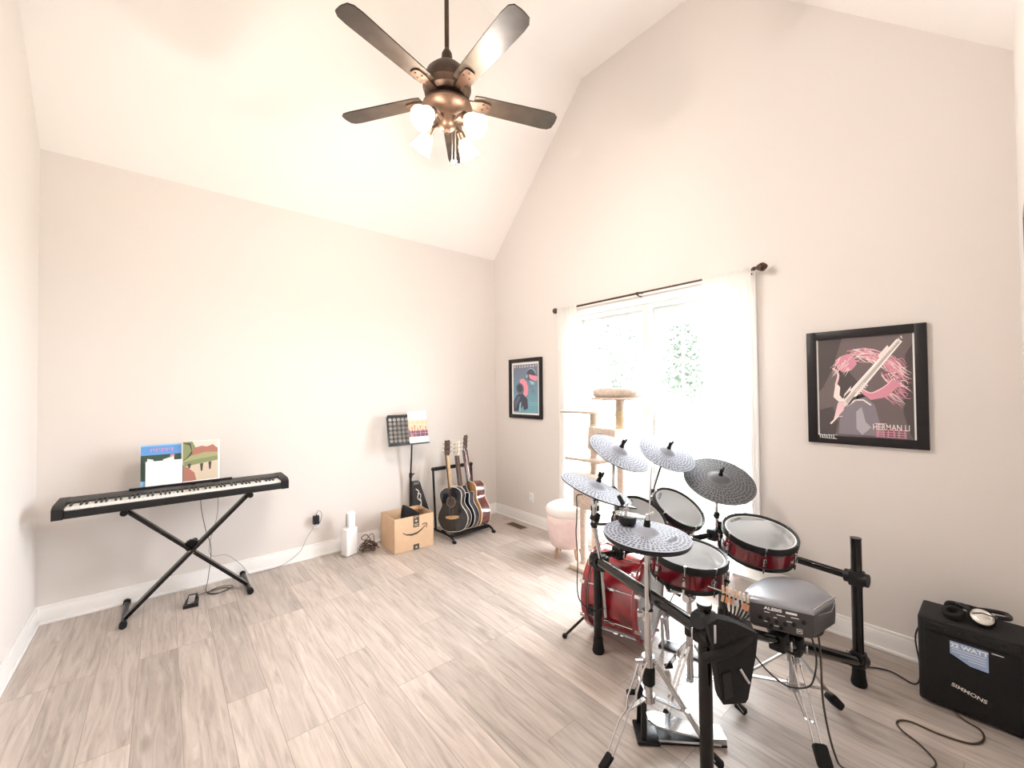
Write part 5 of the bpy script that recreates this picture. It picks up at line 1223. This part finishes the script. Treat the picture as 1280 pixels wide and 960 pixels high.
# throne
tx, ty = -1.033, -3.639
th = thing('drum_throne', (tx, ty, 0), 'drum throne with chrome double braced tripod, mostly hidden by the sound module', 'drum throne')
b = MB(Matrix.Translation((tx, ty, 0))); b.lathe([(.0, .455), (.10, .455), (.125, .462), (.13, .485), (.12, .505), (.06, .512), (.0, .513)], 36); b.build('seat', mat('black vinyl', (.02, .02, .021), .35), th, ang=60)
b = MB(); b.cyl((tx, ty, .16), (tx, ty, .34), .0175, seg=18); b.cyl((tx, ty, .30), (tx, ty, .455), .0135, seg=16); b.build('post', CHROME, th)
b = MB(); b.cyl((tx, ty, .285), (tx, ty, .325), .028, seg=18); b.bar((tx-.02, ty-.02, .305), (tx-.055, ty-.05, .315), .010, .018, bev=.003); b.build('collar', CHROME, th)
b = MB(); b.cyl((tx, ty, .15), (tx, ty, .185), .026, seg=18); b.build('lower_collar', CHROME, th)
for fx, fy in ((-1.05, -3.355), (-.80, -3.757), (-1.247, -3.81)):
    f = V((fx, fy, 0)); c0 = V((tx, ty, 0)); d = (f-c0).normalized(); q = V((-d.y, d.x, 0)); L0 = (f-c0).length; b = MB()
    if fy < -3.8:
        for s in (-1, 1):
            b.tube([c0+d*.03+V((0, 0, .31))+q*.013*s, c0+d*.10+V((0, 0, .225))+q*.016*s, c0+d*L0*.80+V((0, 0, .075))+q*.014*s, c0+d*L0*.95+V((0, 0, .03))+q*.004*s], .005, 8)
            b.tube([c0+d*.028+V((0, 0, .165))+q*.01*s, c0+d*.13+V((0, 0, .11))+q*.006*s, c0+d*.17+V((0, 0, .12))+q*.01*s], .004, 8)
    else:
        b.bar(c0+d*.03+V((0, 0, .31)), c0+d*L0*.96+V((0, 0, .05)), .026, .010, bev=.002); b.bar(c0+d*.028+V((0, 0, .167)), c0+d*L0*.78+V((0, 0, .11)), .018, .007)
    lg = b.build('leg', CHROME if fy < -3.8 else STEEL, th)
    b = MB(); b.bar(f-d*.045+V((0, 0, .080)), f+d*.012+V((0, 0, .021)), .056, .040, bev=.012); b.build('rubber_foot', RUBBER, lg)
cable('module_cable', [(-1.47, -3.565, .56), (-1.42, -3.61, .46), (-1.375, -3.65, .385), (-1.312, -3.703, .322), (-1.25, -3.757, .320), (-1.222, -3.775, .362), (-1.215, -3.78, .45), (-1.225, -3.76, .556)], .0036, CABLE, 'black cable sagging in a loop below the sound module', 'cable')
cable('headphone_cable', [(-1.205, -3.785, .555), (-1.21, -3.795, .45), (-1.205, -3.80, .25), (-1.19, -3.83, .06), (-1.17, -3.87, .006), (-1.05, -4.0, .005), (-.88, -4.10, .005), (-.79, -4.06, .005), (-.73, -3.98, .005), (-.68, -3.96, .005), (-.635, -4.0, .005), (-.632, -4.10, .005), (-.60, -4.19, .005), (-.53, -4.225, .005), (-.46, -4.215, .005), (-.435, -4.17, .005), (-.43, -4.12, .03)], .0042, BROWNCABLE, 'brown black cable winding over the floor in front of the amplifier', 'cable', n=8)
cable('amplifier_cable', [(-.52, -3.74, .10), (-.40, -3.78, .04), (-.28, -3.80, .006), (-.24, -3.88, .006), (-.28, -3.97, .006), (-.30, -4.0, .05), (-.285, -4.0, .13), (-.27, -3.985, .24), (-.25, -3.995, .30), (-.24, -4.02, .33)], .004, CABLE, 'black cable looping from the rack foot to the amplifier', 'cable')
cable('cymbal_cable', [(-1.56, -2.80, 1.005), (-1.56, -2.76, .99), (-1.535, -2.737, .93), (-1.534, -2.733, .843), (-1.536, -2.729, .766), (-1.529, -2.732, .615), (-1.528, -2.727, .44), (-1.50, -2.74, .36), (-1.40, -2.75, .29), (-1.285, -2.748, .275)], .0034, CABLE, 'black cable hanging from the leftmost cymbal down to the side of the bass drum', 'cable')

# ------------------------------------------------------------------ amplifier and headphones
amx0, amx1, amy0, amy1, amh = -.40, -.17, -4.008, -4.364, .432
am = thing('amplifier', (-.245, -4.186, 0), 'black combo amplifier with a blue sticker in the right corner', 'amplifier')
yc = (amy0+amy1)/2; wy = amy0-amy1
b = MB(); b.box(((amx0+amx1)/2, yc, amh/2+.006), (amx1-amx0, wy, amh-.012), .012, seg=3)
for x in (amx0+.04, amx1-.04):
    for y in (amy0-.04, amy1+.04): b.cyl((x, y, 0), (x, y, .012), .016, seg=12)
b.build('cabinet', mat('black tolex', (.009, .0085, .009), .75, bump=.6, bscale=300), am)
b = MB(); b.box((amx0-.004, yc, .20), (.010, wy-.05, .33), .005); b.build('speaker_grille', CLOTHGRILLE, am)
b = MB(); b.box((amx0-.002, yc, .392), (.008, wy-.05, .045), .003)
b.build('control_panel', BLACKPLASTIC, am)
b = MB()
for k in range(6): b.cyl((amx0-.005, amy0-.06-k*.045, .392), (amx0-.018, amy0-.06-k*.045, .392), .009, .008, seg=14)
b.build('knobs', BLACKPLASTIC, am)
MAf = axes(V((amx0-.0095, yc, 0)), (-1, 0, 0), (0, -1, 0))
b = MB(MAf); b.flat([(-.065, .352), (.058, .352), (.058, .255), (.0, .258), (-.065, .292)], .0006); b.m(1).text('22 WATT', .026, Matrix.Translation((-.003, .334, .0009)), depth=.0003, sx=1.12, bold=.0008)
for k in range(4): b.rect(-.058+.026*max(0, k-1), .316-k*.012, .05, .3185-k*.012, .001)
b.build('sticker', [LABELBLUE, WHITEINK], am, smooth=False)
b = MB(MAf @ Matrix.Translation((-.006, .132, 0)) @ Matrix.Rotation(R(-14), 4, 'Z')); b.box((0, 0, .002), (.145, .030, .004), .001); b.m(1).text('SIMMONS', .024, Matrix.Translation((0, 0, .0046)), depth=.0003, sx=1.12, bold=.0004); b.build('name_plate', [BLACKPLASTIC, SILVER], am, smooth=False)
b = MB(MAf); b.rect(.068, .349, .105, .353, .0012); b.build('panel_legend', SILVER, am, smooth=False)
b = MB(); b.tube([(-.225, -4.10, .43), (-.225, -4.105, .462), (-.225, -4.13, .470), (-.225, -4.22, .470), (-.225, -4.245, .462), (-.225, -4.25, .43)], .011, 10, n=4); b.build('carry_handle', RUBBER, am)
hp = thing('headphones', (-.29, -4.21, .432), 'black headphones with silver ear cups lying on the amplifier', 'headphones')
Mc = axes(V((-.315, -4.225, .470)), V((-.60, -.10, .80)), (0, -1, 0))
b = MB(Mc); b.lathe([(.0, -.03), (.038, -.03), (.046, -.015), (.046, .0), (.043, .006), (.0, .006)], 32); b.build('ear_pad', RUBBER, hp)
b = MB(Mc); b.lathe([(.0, .014), (.022, .0135), (.026, .011), (.030, .013), (.036, .010), (.040, .006), (.0, .005)], 32); b.build('ear_cup', SILVER, hp)
b = MB(); b.tube([(-.33, -4.185, .495), (-.30, -4.16, .50), (-.24, -4.14, .475), (-.20, -4.17, .455), (-.17, -4.24, .46), (-.20, -4.30, .475), (-.28, -4.31, .485), (-.32, -4.27, .49)], .010, 8, n=6); b.build('headband', BLACKPLASTIC, hp, ang=80)
b = MB(axes(V((-.33, -4.13, .462)), V((-.3, .2, .9)), (0, -1, 0))); b.lathe([(.018, -.02), (.040, -.02), (.044, .0), (.040, .012), (.022, .014), (.016, .0)], 28, closed=True); b.build('second_ear_pad', RUBBER, hp)
b = MB(); b.tube([(-.352, -4.195, .492), (-.345, -4.225, .502), (-.332, -4.262, .494)], .003, 6); b.build('lead', CABLE, hp)
